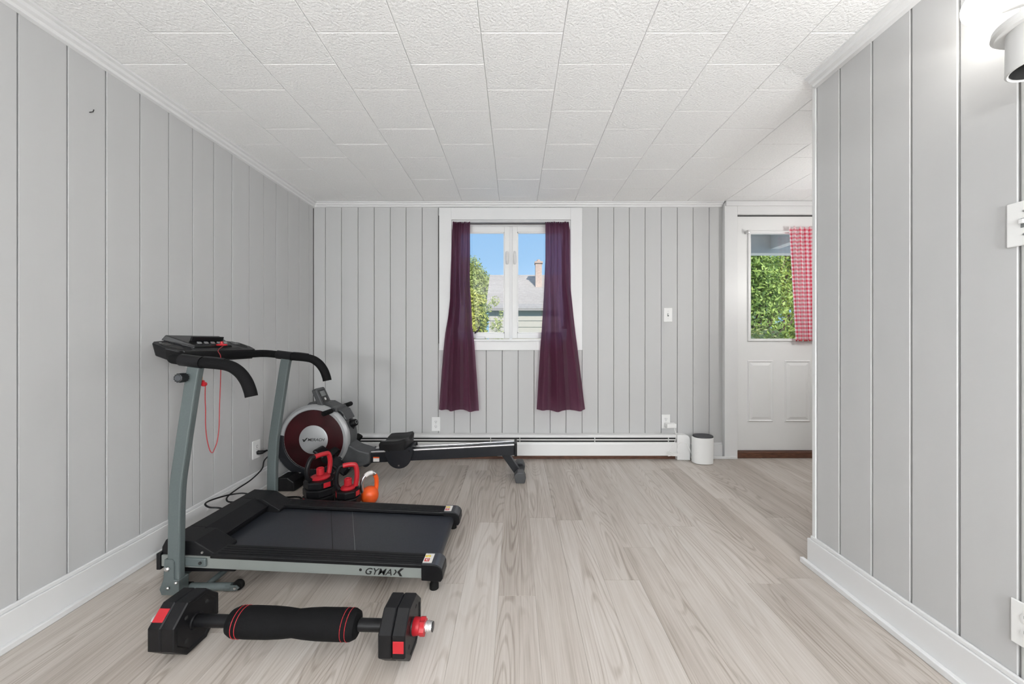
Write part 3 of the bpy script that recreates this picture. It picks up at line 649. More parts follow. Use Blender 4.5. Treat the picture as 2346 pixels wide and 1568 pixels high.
# ------------------------------------------------------------------ outlets, switch, plugs
def plate(name, label, cat, fr_, kind='outlet', group=None, w=.07, h=.115):
    """fr_ maps local (x right, y up, z out of the wall) to world; origin at the plate centre"""
    r = thing(name, label, cat, fr_.translation, group)
    b = MB(); b.prism([(-w / 2, -h / 2), (w / 2, -h / 2), (w / 2, h / 2), (-w / 2, h / 2)], 'z', 0.0005, .006, fr_)
    obj('cover_plate', b, 'white', r, bevel=.003)
    if kind == 'outlet':
        for s in (-1, 1):
            cy = s * .0195
            pts = [(.0155 * math.cos(a) * (1 if abs(math.cos(a)) < .85 else .95), cy + .0145 * max(-.86, min(.86, math.sin(a)))) for a in [k * math.pi / 12 for k in range(24)]]
            fc = obj('receptacle', MB().prism(pts, 'z', .005, .0075, fr_), 'whitem', r)
            sl_ = MB().prism([(-.0075, cy), (-.0055, cy), (-.0055, cy + .008), (-.0075, cy + .008)], 'z', .0074, .0079, fr_)
            sl_.prism([(.0055, cy + .001), (.0075, cy + .001), (.0075, cy + .007), (.0055, cy + .007)], 'z', .0074, .0079, fr_)
            sl_.prism([(.0026 * math.cos(k * .785), cy - .007 + .0026 * math.sin(k * .785)) for k in range(8)], 'z', .0074, .0079, fr_)
            obj('slots', sl_, 'dark', fc)
        obj('screw', MB().prism([(.003 * math.cos(k * .785), .003 * math.sin(k * .785)) for k in range(8)], 'z', .006, .007, fr_), 'steel', r)
    else:
        obj('toggle_frame', MB().prism([(-.006, -.012), (.006, -.012), (.006, .012), (-.006, .012)], 'z', .006, .0072, fr_), 'lcd', r)
        obj('toggle', MB().box(-.0045, .0045, -.002, .009, .006, .016, fr_), 'white', r, bevel=.001)
        for s in (-1, 1): obj('screw', MB().prism([(.003 * math.cos(k * .785), s * .03 + .003 * math.sin(k * .785)) for k in range(8)], 'z', .006, .007, fr_), 'steel', r)
    return r
FB_ = lambda px, py: frame((1, 0, 0), (0, 0, 1), (0, -1, 0), P(px, py, YB))
plate('wall_outlet', 'white duplex outlet on the window wall below the left curtain', 'outlet', FB_(999, 972), group='wall outlets')
plate('wall_outlet', 'white duplex outlet with a plugged-in adapter above the heater end', 'outlet', FB_(1525, 966), group='wall outlets')
plate('light_switch', 'white single toggle switch on the window wall near the door', 'switch', FB_(1530, 722), 'switch')
yo = F * 1.66 / (CX - 586); zo = 1 - (1030 - CY) / F * yo
plate('wall_outlet', 'white duplex outlet on the left wall holding the black plug', 'outlet', frame((0, 1, 0), (0, 0, 1), (1, 0, 0), (XL, yo, zo)), group='wall outlets')
yo2 = F * 1.31 / (2352 - CX)
plate('light_switch', 'white switch plate at the right edge under the lamp', 'switch', frame((0, -1, 0), (0, 0, 1), (-1, 0, 0), (XR, yo2 + .00, 1 - (510 - CY) / F * yo2)), 'switch')
plate('wall_outlet', 'white outlet plate low on the right wall at the picture edge', 'outlet', frame((0, -1, 0), (0, 0, 1), (-1, 0, 0), (XR, yo2 - .008, 1 - (1436 - CY) / F * yo2)), group='wall outlets')
ad = P(1533, 974, 2.975)
adp = thing('power_adapter', 'white power adapter block plugged into the outlet above the heater', 'adapter', ad)
obj('adapter_body', MB().box(ad.x - .035, ad.x + .042, 2.93, 2.982, ad.z - .018, ad.z + .018), 'white', adp, bevel=.004)
obj('prongs', MB().box(ad.x - .028, ad.x - .022, 2.98, 2.992, ad.z - .004, ad.z + .004), 'steel', adp)
# thin white cable bundle from the adapter down the heater end
rr = random.Random(21)
cb_ = MB().tube(spline([P(1545, 980, 2.93), P(1549, 1000, 2.91), P(1545, 1015, 2.90), P(1540, 1025, 2.90), P(1535, 1035, 2.90), P(1548, 1040, 2.90), P(1556, 1018, 2.895), P(1572, 1016, 2.895), P(1580, 1030, 2.89), P(1584, 1040, 2.88)], 6), .0022, 6)
for k in range(7):
    c = P(1541 + rr.uniform(-3, 3), 1041 + rr.uniform(-3, 3), 2.89); a = rr.uniform(0, 6.28); ln = .045
    cb_.tube(spline([c + Vector((math.cos(a) * ln, rr.uniform(-.01, .01), math.sin(a) * ln * .35)), c + Vector((0, -.008, rr.uniform(-.006, .006))), c + Vector((-math.cos(a) * ln, rr.uniform(-.01, .01), -math.sin(a) * ln * .35))], 5), .0022, 6)
tag(obj('cable_bundle', cb_, 'white', smooth=True, loc=P(1541, 1044, 2.89)), 'tangled thin white cable tied in a bundle at the heater end', 'cable')
# router
rx = pxx(1610, 2.87)
rt = thing('wifi_router', 'white oval router with a dark grey mesh top on the floor by the heater', 'router', (rx, 2.88, fl(2.88)), rot=(tilt, 0, 0))
def oval(a, b, n=32, p=2.6): return [(math.copysign(abs(math.cos(t)) ** (2 / p), math.cos(t)) * a, math.copysign(abs(math.sin(t)) ** (2 / p), math.sin(t)) * b) for t in [k * 2 * math.pi / n for k in range(n)]]
fz_ = fl(2.88)
lv = [(.94, 0), (1, .008), (1, .206), (.97, .214)]
mb = MB(); ov = oval(.074, .055)
vs = [(rx + .006 + x * s, 2.88 + .004 + y * s, fz_ + h) for s, h in lv for x, y in ov]; n = 32
mb.add(vs, [(k * n + i, k * n + (i + 1) % n, (k + 1) * n + (i + 1) % n, (k + 1) * n + i) for k in range(3) for i in range(n)] + [tuple(range(n))[::-1], tuple(range(3 * n, 4 * n))])
obj('mesh_body', mb, 'router_top', rt, True)
half = [p for p in oval(.078, .060, 64) if p[1] < .022]
half.sort(key=lambda p: math.atan2(p[1] - .03, p[0]))
sh = MB(); inn = [(p[0] * .95, p[1] * .95) for p in half]; k = len(half)
vs = [(rx + p[0], 2.88 + p[1], fz_ + h) for h, q in ((.004, 0), (.205, 0)) for p in half] + [(rx + p[0], 2.88 + p[1], fz_ + h) for h in (.004, .205) for p in inn]
fs = [(i, i + 1, k + i + 1, k + i) for i in range(k - 1)] + [(2 * k + i, 3 * k + i, 3 * k + i + 1, 2 * k + i + 1) for i in range(k - 1)] + [(k + i, k + i + 1, 3 * k + i + 1, 3 * k + i) for i in range(k - 1)] + [(i, 2 * k + i, 2 * k + i + 1, i + 1) for i in range(k - 1)] + [(0, k, 3 * k, 2 * k), (k - 1, 3 * k - 1, 4 * k - 1, 2 * k - 1)]
sh.add(vs, fs); obj('white_shell', sh, 'white', rt, True)

# nail in the left wall
yn = F * 1.66 / (CX - 205)
zn = 1 - (258 - CY) / F * yn
tag(obj('nail', MB().tube([(XL - .006, yn, zn), (XL + .014, yn, zn + .003), (XL + .016, yn + .001, zn + .012)], .0016, 8), 'dark', smooth=True, loc=(XL, yn, zn)), 'small bent nail in the left plank wall', 'nail')

# ------------------------------------------------------------------ lamp by the right wall, top right corner
lp = thing('wall_lamp', 'white two-light wall lamp with glowing globe bulb and downward can', 'lamp', (XR, .86, 1.80))
bc = P(2262, 8, .95)
obj('bulb', MB().sphere(bc, .046, 24, 14), 'bulb', lp, True)
fy = .80; fc_ = Vector((1.172, fy, 0)); zt_ = 1.705
obj('canopy_disc', MB().lathe([(.005, .028), (.05, .026), (.078, .012), (.080, 0), (.074, -.006), (.055, -.004)], 'z', (fc_.x, fy, zt_), 40), 'white', lp, True)
obj('can', MB().lathe([(.058, -.003), (.059, -.095), (.056, -.097), (.053, -.095), (.052, -.03), (.004, -.025)], 'z', (fc_.x, fy, zt_), 40, cap=False), 'white', lp, True)
obj('can_interior', MB().lathe([(.0515, -.094), (.0515, -.032), (.004, -.030)], 'z', (fc_.x, fy, zt_), 32, cap=False), 'dark', lp, True)
obj('wall_plate', MB().lathe([(.055, 0), (.055, -.012), (.03, -.02)], 'x', (XR - .001, .84, 1.80), 28), 'white', lp, True)
obj('arm', MB().tube(spline([(XR - .015, .84, 1.80), (1.22, .82, 1.80), (1.16, fy, 1.77), (fc_.x, fy, zt_ + .025)], 6), .009, 10).tube(spline([(XR - .015, .86, 1.82), (1.265, .90, 1.84), (bc.x, bc.y + .0, bc.z - .03)], 6), .009, 10), 'white', lp, True)

# fill globes added out of view to brighten the room: two behind the camera, one in the hall
def fill(name, x, y, z, r, m, label):
    f = thing(name, label, 'pendant lamp', (x, y, ZC), 'added fill globes')
    obj('canopy', MB().lathe([(.06, -.001), (.058, -.015), (.02, -.025)], 'z', (x, y, ZC), 28), 'white', f, True)
    obj('cord', MB().tube([(x, y, ZC - .02), (x, y, z + r)], .004, 8), 'white', f, True)
    obj('globe', MB().sphere((x, y, z), r, 28, 16), m, f, True)
    return f
fill('fill_lamp', .95, -.85, 1.15, .14, 'room_fill', 'unseen white fill globe added behind the camera on the right')
fill('fill_lamp', -1.15, -1.9, 1.15, .14, 'room_fill', 'unseen white fill globe added behind the camera on the left')
fill('fill_lamp', 2.45, 2.05, 1.55, .11, 'hall_fill', 'unseen white fill globe added in the hall behind the right wall')
# ------------------------------------------------------------------ treadmill (runner faces the left wall)
tm = thing('treadmill', 'grey and black folding treadmill with curved posts beside the left wall', 'treadmill', (-.85, 1.69, fl(1.69)))
zrl = lambda x: .113 + (-.3 - x) * .047           # top of the side rails, sloping to the rear end
def sl_box(mb, x0, x1, y0, y1, a, b):              # box following the deck slope, a..b relative to the rail top
    return mb.hexa([(x0, y0, zrl(x0) + a), (x1, y0, zrl(x1) + a), (x1, y1, zrl(x1) + a), (x0, y1, zrl(x0) + a)], [(x0, y0, zrl(x0) + b), (x1, y0, zrl(x1) + b), (x1, y1, zrl(x1) + b), (x0, y1, zrl(x0) + b)])
YN0, YF0 = 1.437, 1.945                            # outer faces of the side frames
obj('deck', sl_box(MB(), -1.36, -.34, YN0 + .02, YF0 - .02, -.034, -.018), 'blk', tm)
# belt: loop with a rounded rear end
bl = MB(); prof = [(-1.25, -.014), (-.335, -.014)] + [(-.335 + .021 * math.sin(a), -.035 + .021 * math.cos(a)) for a in [k * math.pi / 8 for k in range(1, 8)]] + [(-.335, -.056), (-1.25, -.056)]
n = len(prof); y0, y1 = YN0 + .072, YF0 - .072
bl.add([(x, y, zrl(x) + h) for y in (y0, y1) for x, h in prof], [tuple(range(n)), tuple(range(n, 2 * n))[::-1]] + [(i, n + i, n + (i + 1) % n, (i + 1) % n) for i in range(n)])
belt = obj('running_belt', bl, 'belt', tm, True)
def seam(x0, y0_, x1, y1_, w, name, m):
    a, b = Vector((x0, y0_, zrl(x0) - .0138)), Vector((x1, y1_, zrl(x1) - .0138)); d = Vector((w, 0, 0)); u = Vector((0, 0, .0006))
    obj(name, MB().hexa([a - d, a + d, b + d, b - d], [a - d + u, a + d + u, b + d + u, b - d + u]), m, belt)
seam(-.755, y0 + .002, -.945, y1 - .002, .0018, 'belt_seam', 'ink')
seam(-.662, y0 + .002, -.835, y1 - .002, .0009, 'belt_mark', 'lcd')
for yo, yi, s in ((YN0, YN0 + .075, 1), (YF0, YF0 - .075, -1)):
    fr_ = obj('side_frame', sl_box(MB(), -1.395, -.345, min(yo, yo + s * .016), max(yo, yo + s * .016), -.052, -.008), 'rail_silver', tm, bevel=.002)
    rl = obj('foot_rail', sl_box(MB(), -1.20, -.36, min(yo - s * .004, yi), max(yo - s * .004, yi), -.010, .004), 'blk', tm, bevel=.002)
    for k in range(4):
        ya = yo + s * (.012 + k * .015); obj('rib', sl_box(MB(), -1.18, -.365, min(ya, ya + s * .007), max(ya, ya + s * .007), .0035, .0055), 'blk', rl)
    # rear end cap with rounded end
    cpv = [(-.368, -.056), (-.368, .008), (-.318, .008)] + [(-.318 + .034 * math.sin(a), -.024 + .032 * math.cos(a)) for a in [k * math.pi / 12 for k in range(1, 6)]] + [(-.284, -.045), (-.292, -.058)]
    m_ = len(cpv); ya, yb_ = sorted((yo - s * .008, yi + s * .002)); e = MB()
    e.add([(x, y, zrl(x) + h) for y in (ya, yb_) for x, h in cpv], [tuple(range(m_)), tuple(range(m_, 2 * m_))[::-1]] + [(i, m_ + i, m_ + (i + 1) % m_, (i + 1) % m_) for i in range(m_)])
    cap = obj('end_cap', e, 'blk', tm, bevel=.003)
    tp = MB(); tpp = [(-.366, .0085), (-.318, .0085)] + [(-.318 + .0345 * math.sin(a), -.024 + .0325 * math.cos(a)) for a in [k * math.pi / 12 for k in range(1, 5)]]
    q = len(tpp); lo = [(x - .0005, h - .004) for x, h in tpp]
    tp.add([(x, y, zrl(x) + h) for y in (ya + .003, yb_ - .003) for x, h in tpp + lo[::-1]], [tuple(range(2 * q)), tuple(range(2 * q, 4 * q))[::-1]] + [(i, 2 * q + i, 2 * q + (i + 1) % (2 * q), (i + 1) % (2 * q)) for i in range(2 * q)])
    obj('cap_cover', tp, 'capgrey', cap, True, label='shiny grey curved cover of the rear end cap')
    xs_, ym = -.348, (ya + yb_) / 2
    st = obj('sticker', MB().hexa([(xs_ - .018, ya + .012, zrl(xs_) + .0092), (xs_ + .018, ya + .012, zrl(xs_) + .0084), (xs_ + .018, yb_ - .012, zrl(xs_) + .0084), (xs_ - .018, yb_ - .012, zrl(xs_) + .0092)],
                                  [(xs_ - .018, ya + .012, zrl(xs_) + .0099), (xs_ + .018, ya + .012, zrl(xs_) + .0091), (xs_ + .018, yb_ - .012, zrl(xs_) + .0091), (xs_ - .018, yb_ - .012, zrl(xs_) + .0099)]), 'sticker', tm, label='white sticker with red and yellow letters')
    fs_ = frame((0, 1, 0), (-1, 0, 0), (0, 0, 1), (xs_ - .004, ym + .012, zrl(xs_) + .0102))
    text('lettering', 'S', .030, 'yellow', st, fs_, bold=.001)
    fs_ = frame((0, 1, 0), (-1, 0, 0), (0, 0, 1), (xs_ - .004, ym - .013, zrl(xs_) + .0102))
    obj('red_square', MB().prism([(-.010, -.010), (.010, -.010), (.010, .010), (-.010, .010)], 'z', 0, .0004, fs_), 'redprint', st)
    fs_ = frame((0, 1, 0), (-1, 0, 0), (0, 0, 1), (xs_ - .004, ym - .013, zrl(xs_) + .0107))
    text('lettering', 'e', .024, 'sticker', st, fs_, bold=.001)
    yf_ = yo + s * .028
    obj('foot', MB().lathe([(.018, 0), (.018, .018), (.014, .024), (.0135, zrl(-.325) - .05 - fl(yf_))], 'z', (-.325, yf_, fl(yf_)), 20), 'blkrub', tm, True)
    # bracket arm at the front of the side frame
    arm = obj('pivot_bracket', sl_box(MB(), -1.33, -1.212, min(yo, yo - s * .010), max(yo, yo - s * .010), -.042, -.008), 'post', tm, bevel=.006)
    obj('bolt', MB().lathe([(.006, 0), (.006, .003), (.003, .004)], 'y', (-1.232, yo - s * .014, zrl(-1.232) - .025), 12), 'dark', arm)
# lettering and screw on the near side frame
nf = [c for c in tm.children if c.name.startswith('side_frame')][0]
def on_frame(px, py): p = P(px, py, YN0 - .0006); return p
q = on_frame(874, 1311.5); ang = math.atan(-.047)
text('lettering', 'GYMA', .036, 'ink', nf, frame((math.cos(ang), 0, math.sin(ang)), (-math.sin(ang), 0, math.cos(ang)), (0, -1, 0), q + Vector((-.014, 0, .0005))), .30, .0004, 1.08, .0003)
lm = frame((math.cos(ang), 0, math.sin(ang)), (-math.sin(ang), 0, math.cos(ang)), (0, -1, 0), on_frame(911, 1312.5))
lx = MB().prism([(-.018, -.010), (-.012, -.010), (-.003, .002), (-.008, .011), (-.013, .011), (-.009, .002)], 'z', 0, .0006, lm)
lx.prism([(-.002, .002), (.012, .017), (.024, .017), (.008, .002), (.019, -.014), (.009, -.014)], 'z', 0, .0006, lm)
obj('lettering', lx, 'ink', nf)
q = on_frame(826, 1306); obj('screw', MB().lathe([(.0055, 0), (.0055, -.001)], 'y', q, 14), 'ink', nf)
# motor hood: side lobes and a recessed middle
def hood(y0, y1, prof): return MB().prism(prof, 'y', y0, y1)
side = [(-1.405, .115), (-1.400, .185), (-1.385, .214), (-1.27, .206), (-1.182, .153), (-1.182, .146), (-1.195, .118)]
midp = [(-1.405, .115), (-1.400, .185), (-1.385, .214), (-1.315, .209), (-1.245, .172), (-1.245, .160), (-1.26, .118)]
hd = obj('motor_hood', hood(YN0 + .008, YN0 + .115, side), 'hood', tm, bevel=.003)
obj('hood_side', hood(YF0 - .115, YF0 - .006, side), 'hood', hd, bevel=.003)
obj('hood_middle', hood(YN0 + .115, YF0 - .115, midp), 'hood', hd, bevel=.003)
obj('hood_step', MB().hexa([(-1.315, YN0 + .105, .206), (-1.242, YN0 + .105, .168), (-1.242, YF0 - .105, .168), (-1.315, YF0 - .105, .206)], [(-1.312, YN0 + .105, .213), (-1.238, YN0 + .105, .175), (-1.238, YF0 - .105, .175), (-1.312, YF0 - .105, .213)]), 'hood', hd, bevel=.002)
for px in (464,): obj('screw', MB().lathe([(.005, 0), (.004, -.003)], 'y', P(463.5, 1266.5, YN0 + .007), 12), 'steel', hd)
obj('belly_pan', MB().box(-1.40, -1.12, YN0 + .02, YF0 - .02, .078, .13), 'blk', tm, bevel=.004)
obj('nose_plate', MB().box(-1.412, -1.395, YN0 - .004, YF0 + .004, .10, .165), 'blk', tm, bevel=.003)
# posts: curved rectangular tubes
def postpath(y):
    return spline([(-1.336 + .024, y, .06), (-1.336 + .024, y, .161), (-1.331 + .024, y, .411), (-1.3145 + .024, y, .551), (-1.2726 + .024, y, .832), (-1.2575 + .024, y, .912)], 6)
def rect_sweep(pts, hw, y0, y1):
    mb = MB(); n = len(pts); vs = []
    for i, p in enumerate(pts):
        t = (pts[min(i + 1, n - 1)] - pts[max(i - 1, 0)]).normalized(); w = Vector((t.z, 0, -t.x)) * hw
        vs += [(p.x - w.x, y0, p.z - w.z), (p.x + w.x, y0, p.z + w.z), (p.x + w.x, y1, p.z + w.z), (p.x - w.x, y1, p.z - w.z)]
    fs = [(4 * i + k, 4 * i + (k + 1) % 4, 4 * i + 4 + (k + 1) % 4, 4 * i + 4 + k) for i in range(n - 1) for k in range(4)]
    return mb.add(vs, fs + [(3, 2, 1, 0), tuple(4 * n - 4 + k for k in range(4))])
posts = []
for y0_, y1_ in ((1.398, 1.426), (1.957, 1.985)):
    posts.append(obj('post', rect_sweep(postpath(0), .0235, y0_, y1_), 'post', tm, bevel=.005))
# base frame
rb = .0145; zb0 = lambda y: fl(y) + rb + .003
bs = []
for y_, s in ((1.448, 1), (1.935, -1)):
    bs.append([(-1.125, y_, zb0(y_)), (-1.34, y_, zb0(y_)), (-1.375, y_ + s * .012, zb0(y_)), (-1.388, y_ + s * .045, zb0(y_))])
base_path = spline(bs[0][:2] + bs[0][2:] + bs[1][::-1], 5)
base = obj('base_tube', MB().tube(base_path, rb, 14), 'post', tm, True)
obj('cross_tube', MB().tube([(-1.225, 1.45, zb0(1.45) + .004), (-1.225, 1.933, zb0(1.933) + .004)], .011, 12), 'post', tm, True)
for y_, s in ((1.448, 1), (1.935, -1)):
    g0, g1 = (1.393, 1.436) if s > 0 else (1.947, 1.990)
    gs = obj('gusset', MB().prism([(-1.352, fl(y_) + .02), (-1.285, fl(y_) + .02), (-1.285, .085), (-1.305, .088), (-1.305, .155), (-1.312, .165), (-1.342, .165), (-1.345, .09), (-1.36, .05)], 'y', g0, g1), 'post', tm, bevel=.002)
    yy = g0 - .002 if s > 0 else g1 + .002
    for (bx, bz, br) in ((-1.328, .130, .010), (-1.324, .058, .006), (-1.293, .078, .006)):
        obj('bolt', MB().lathe([(br, 0), (br * .9, -s * .004), (br * .4, -s * .006)], 'y', (bx, yy, bz), 6 if br > .008 else 12), 'steel', gs)
    obj('rubber_sleeve', MB().tube([(-1.318, y_, zb0(y_)), (-1.288, y_, zb0(y_))], rb + .0022, 16), 'blkrub', tm, True)
    wh = obj('transport_wheel', MB().lathe([(.006, -.009), (.017, -.009), (.0195, -.006), (.0195, .006), (.017, .009), (.006, .009)], 'y', (-1.103, y_ + s * .008, fl(y_) + .020), 20), 'blkrub', tm, True)
    obj('wheel_fork', MB().prism([(-1.145, fl(y_) + .006), (-1.10, fl(y_) + .008), (-1.088, fl(y_) + .018), (-1.10, fl(y_) + .028), (-1.145, fl(y_) + .028)], 'y', y_ - s * .013, y_ - s * .006), 'post', tm, bevel=.002)
    obj('axle_bolt', MB().lathe([(.006, 0), (.005, -s * .003)], 'y', (-1.103, y_ - s * .013, fl(y_) + .019), 12), 'steel', wh)
# handlebar: one bent tube, foam grips
yn_, yf2 = 1.405, 1.972
def hb(y, s): return [(-1.016, y, .787), (-1.022, y, .812), (-1.038, y, .85), (-1.068, y, .886), (-1.112, y, .908), (-1.20, y, .918), (-1.30, y, .930)]
hp = hb(yn_, 1) + [(-1.328, yn_ + .014, .934), (-1.342, yn_ + .05, .936), (-1.345, yn_ + .10, .936), (-1.345, yf2 - .10, .936), (-1.342, yf2 - .05, .936), (-1.328, yf2 - .014, .934)] + hb(yf2, -1)[::-1]
hbar = obj('handlebar', MB().tube(spline(hp, 5), .0195, 16), 'foam', tm, True)
for y_ in (yn_, yf2):
    g = spline([(a[0], y_, a[2]) for a in hb(y_, 1)[:6]], 5)
    obj('foam_grip', MB().tube(g, .0215, 16), 'foam', tm, True)
    obj('clamp_sleeve', MB().tube([(-1.205, y_, .9185), (-1.285, y_, .9285)], .0235, 18), 'blk', tm, True)
    obj('pulse_plate', MB().tube(spline([(-1.20, y_, .9265), (-1.16, y_, .9235), (-1.12, y_, .918)], 4), .0165, 12, flat=.6), 'blkg', tm, True)
    obj('bolt', MB().lathe([(.006, 0), (.004, -.006)], 'z', (-1.262, y_ - .004, .906), 10), 'steel', tm)
# knob on the near post
kc = Vector((-1.262, 1.397, .862))
kp = [((.0155 + .0025 * (k % 2)) * math.cos(k * math.pi / 12), (.0155 + .0025 * (k % 2)) * math.sin(k * math.pi / 12)) for k in range(24)]
kb = obj('adjusting_knob', MB().prism([(kc.x + a, kc.z + b) for a, b in kp], 'y', kc.y - .032, kc.y - .004).lathe([(.010, 0), (.010, -.006)], 'y', kc, 16), 'blkg', tm)
obj('knob_face', MB().lathe([(.0115, -.0325), (.0115, -.034)], 'y', kc, 24).lathe([(.015, -.0325), (.0135, -.0345), (.013, -.0325)], 'y', kc, 24, cap=False), 'capgrey', kb, True)
# console
c0, c1 = Vector((-1.352, 0, .958)), Vector((-1.478, 0, 1.002))       # front (runner side) and back edge of the sloping top
ud = (c1 - c0).normalized(); nd = Vector((-ud.z, 0, ud.x)) * -1
if nd.z < 0: nd = -nd
def CP(u, y, h): return c0 + (c1 - c0) * u + nd * h + Vector((0, y, 0))
ya, yb_ = 1.455, 1.925
outl = [(0, ya + .035), (.02, ya + .02), (.35, ya), (.8, ya + .002), (.97, ya + .03), (1.06, ya + .09), (1.10, (ya + yb_) / 2), (1.06, yb_ - .09), (.97, yb_ - .03), (.8, yb_ - .002), (.35, yb_), (.02, yb_ - .02), (0, yb_ - .035)]
n = len(outl)
cs = MB().add([CP(u, y, 0) for u, y in outl] + [CP(u * .86 + .02, y + (.02 if y < 1.6 else -.02 if y > 1.78 else 0), -.052) for u, y in outl], [tuple(range(n)), tuple(range(n, 2 * n))[::-1]] + [(i, (i + 1) % n, n + (i + 1) % n, n + i) for i in range(n)])
con = obj('console', cs, 'blk', tm, bevel=.005)
def cbox(mb, u0, u1, y0_, y1_, h0, h1):
    return mb.hexa([CP(u0, y0_, h0), CP(u0, y1_, h0), CP(u1, y1_, h0), CP(u1, y0_, h0)], [CP(u0, y0_, h1), CP(u0, y1_, h1), CP(u1, y1_, h1), CP(u1, y0_, h1)])
obj('display_panel', MB().hexa([CP(.28, 1.575, 0), CP(.28, 1.79, 0), CP(1.08, 1.83, 0), CP(1.08, 1.53, 0)], [CP(.32, 1.58, .012), CP(.32, 1.785, .012), CP(1.06, 1.82, .024), CP(1.06, 1.54, .024)]), 'blkg', con, bevel=.003)
obj('tablet_ledge', cbox(MB(), .60, .66, 1.60, 1.775, .016, .038), 'blk', con, bevel=.003)
obj('storage_tray', cbox(MB(), .07, .24, 1.555, 1.82, -.004, .0015), 'dark', con)
for k in range(5):
    for j in range(2):
        yy = 1.605 + k * .036 + j * .012
        obj('button', cbox(MB(), .37 + j * .10, .42 + j * .10, yy, yy + .017, .010 + .006, .019), 'silver', con)
for s in (0, 1):
    yc = ya + .05 if s == 0 else yb_ - .05
    pts = [(.53 + .33 * math.cos(a), yc + .034 * math.sin(a)) for a in [k * math.pi / 12 for k in range(24)]]
    m_ = 24; cu_ = MB().add([CP(u, y, .0015) for u, y in pts] + [CP(.53 + (u - .53) * .9, yc + (y - yc) * .9, .0025) for u, y in pts], [(i, (i + 1) % m_, m_ + (i + 1) % m_, m_ + i) for i in range(m_)])
    ring_ = obj('cup_holder', cu_, 'blkg', con)
    obj('cup_well', MB().add([CP(.53 + (u - .53) * .9, yc + (y - yc) * .9, .0008) for u, y in pts], [tuple(range(m_))]), 'dark', ring_)
    for k in range(3): obj('vent_slot', cbox(MB(), .60 + k * .075, .63 + k * .075, yc - .018, yc + .016, .001, .002), 'steel', ring_)
obj('front_trim', MB().hexa([CP(-.03, ya + .03, -.05), CP(-.03, yb_ - .03, -.05), CP(.06, yb_ - .03, -.05), CP(.06, ya + .03, -.05)], [CP(-.02, ya + .035, .002), CP(-.02, yb_ - .035, .002), CP(.05, yb_ - .03, .003), CP(.05, ya + .03, .003)]), 'blkg', con, bevel=.004)
# safety key: red tag on the console, red cord, clip
kp_ = CP(.22, 1.71, .012)
sk = obj('safety_key', MB().lathe([(.004, 0), (.020, .001), (.022, .004), (.020, .008), (.006, .010), (.006, .020), (.003, .021)], 'z', kp_, 20), 'red', tm, True, label='red safety key on a thin red cord')
cpts = [kp_ + Vector((.012, 0, .004)), P(500, 803, 1.62), P(505, 815, 1.56), P(506, 835, 1.54), P(505, 880, 1.52), P(503, 930, 1.51), P(502, 975, 1.50), P(498, 1010, 1.49), P(491, 1030, 1.48), P(486, 1038, 1.475), P(480, 1030, 1.47), P(474, 1005, 1.46), P(471, 975, 1.455), P(471, 940, 1.45), P(470, 910, 1.445), P(470.5, 884, 1.44)]
obj('cord', MB().tube(spline(cpts, 6), .0016, 8), 'redcord', sk, True)
cl = P(463, 876, 1.438)
obj('clip', MB().box(cl.x - .010, cl.x + .010, cl.y - .004, cl.y + .004, cl.z - .012, cl.z + .008, None), 'red', sk, bevel=.004)
obj('metal_clamp', MB().box(cl.x - .012, cl.x + .002, cl.y - .005, cl.y + .003, cl.z + .006, cl.z + .024), 'brass', sk, bevel=.003)
obj('clip_ring', MB().lathe([(.008, -.006), (.0095, 0), (.008, .006)], 'y', cl + Vector((.008, 0, -.008)), 14), 'red', sk, True)
# power cord of the treadmill
pl = Vector((XL + .006, yo := F * 1.66 / (CX - 588), 1 - (1037 - CY) / F * (F * 1.66 / (CX - 588))))
PLUG = (MB().tube([pl + Vector((.003, 0, 0)), pl + Vector((.018, 0, 0)), pl + Vector((.026, .006, 0)), pl + Vector((.030, .022, 0)), pl + Vector((.030, .045, 0))], [.014, .013, .012, .008, .005], 12))
cpts = [pl + Vector((.030, .040, 0)), pl + Vector((.045, .075, -.02)), P(606, 1055, 2.30), P(600, 1075, 2.27), P(575, 1100, 2.18), P(545, 1120, 2.08), P(525, 1135, 2.01), P(519, 1145, 1.97), P(528, 1151, 1.955), P(560, 1148, 1.98), P(590, 1140, 2.03), P(560, 1131, 2.02), P(528, 1134, 1.98), P(500, 1141, 1.90), P(478, 1149, 1.84), P(470, 1156, 1.80), P(480, 1163, 1.79), P(505, 1165, 1.80), (-1.412, 1.84, .13)]

pwc = obj('power_cord', MB().tube(spline(cpts, 6), .0042, 8), 'blk', tm, True, label='black power cord looping to the wall outlet'); obj('plug', PLUG, 'blk', pwc, True)
# loop of black strap on the floor behind the treadmill
ls = spline([P(640, 1139, 2.245), P(665, 1137, 2.26), P(684, 1136, 2.26), P(690, 1139, 2.24), P(684, 1142, 2.22), P(665, 1141, 2.23), P(642, 1142, 2.235)], 6)
for p in ls: p.z = fl(p.y) + .006
tag(obj('strap_loop', MB().tube(ls, .0048, 8), 'blkrub', smooth=True, loc=ls[0]), 'black strap loop lying on the floor between treadmill and rower', 'strap')

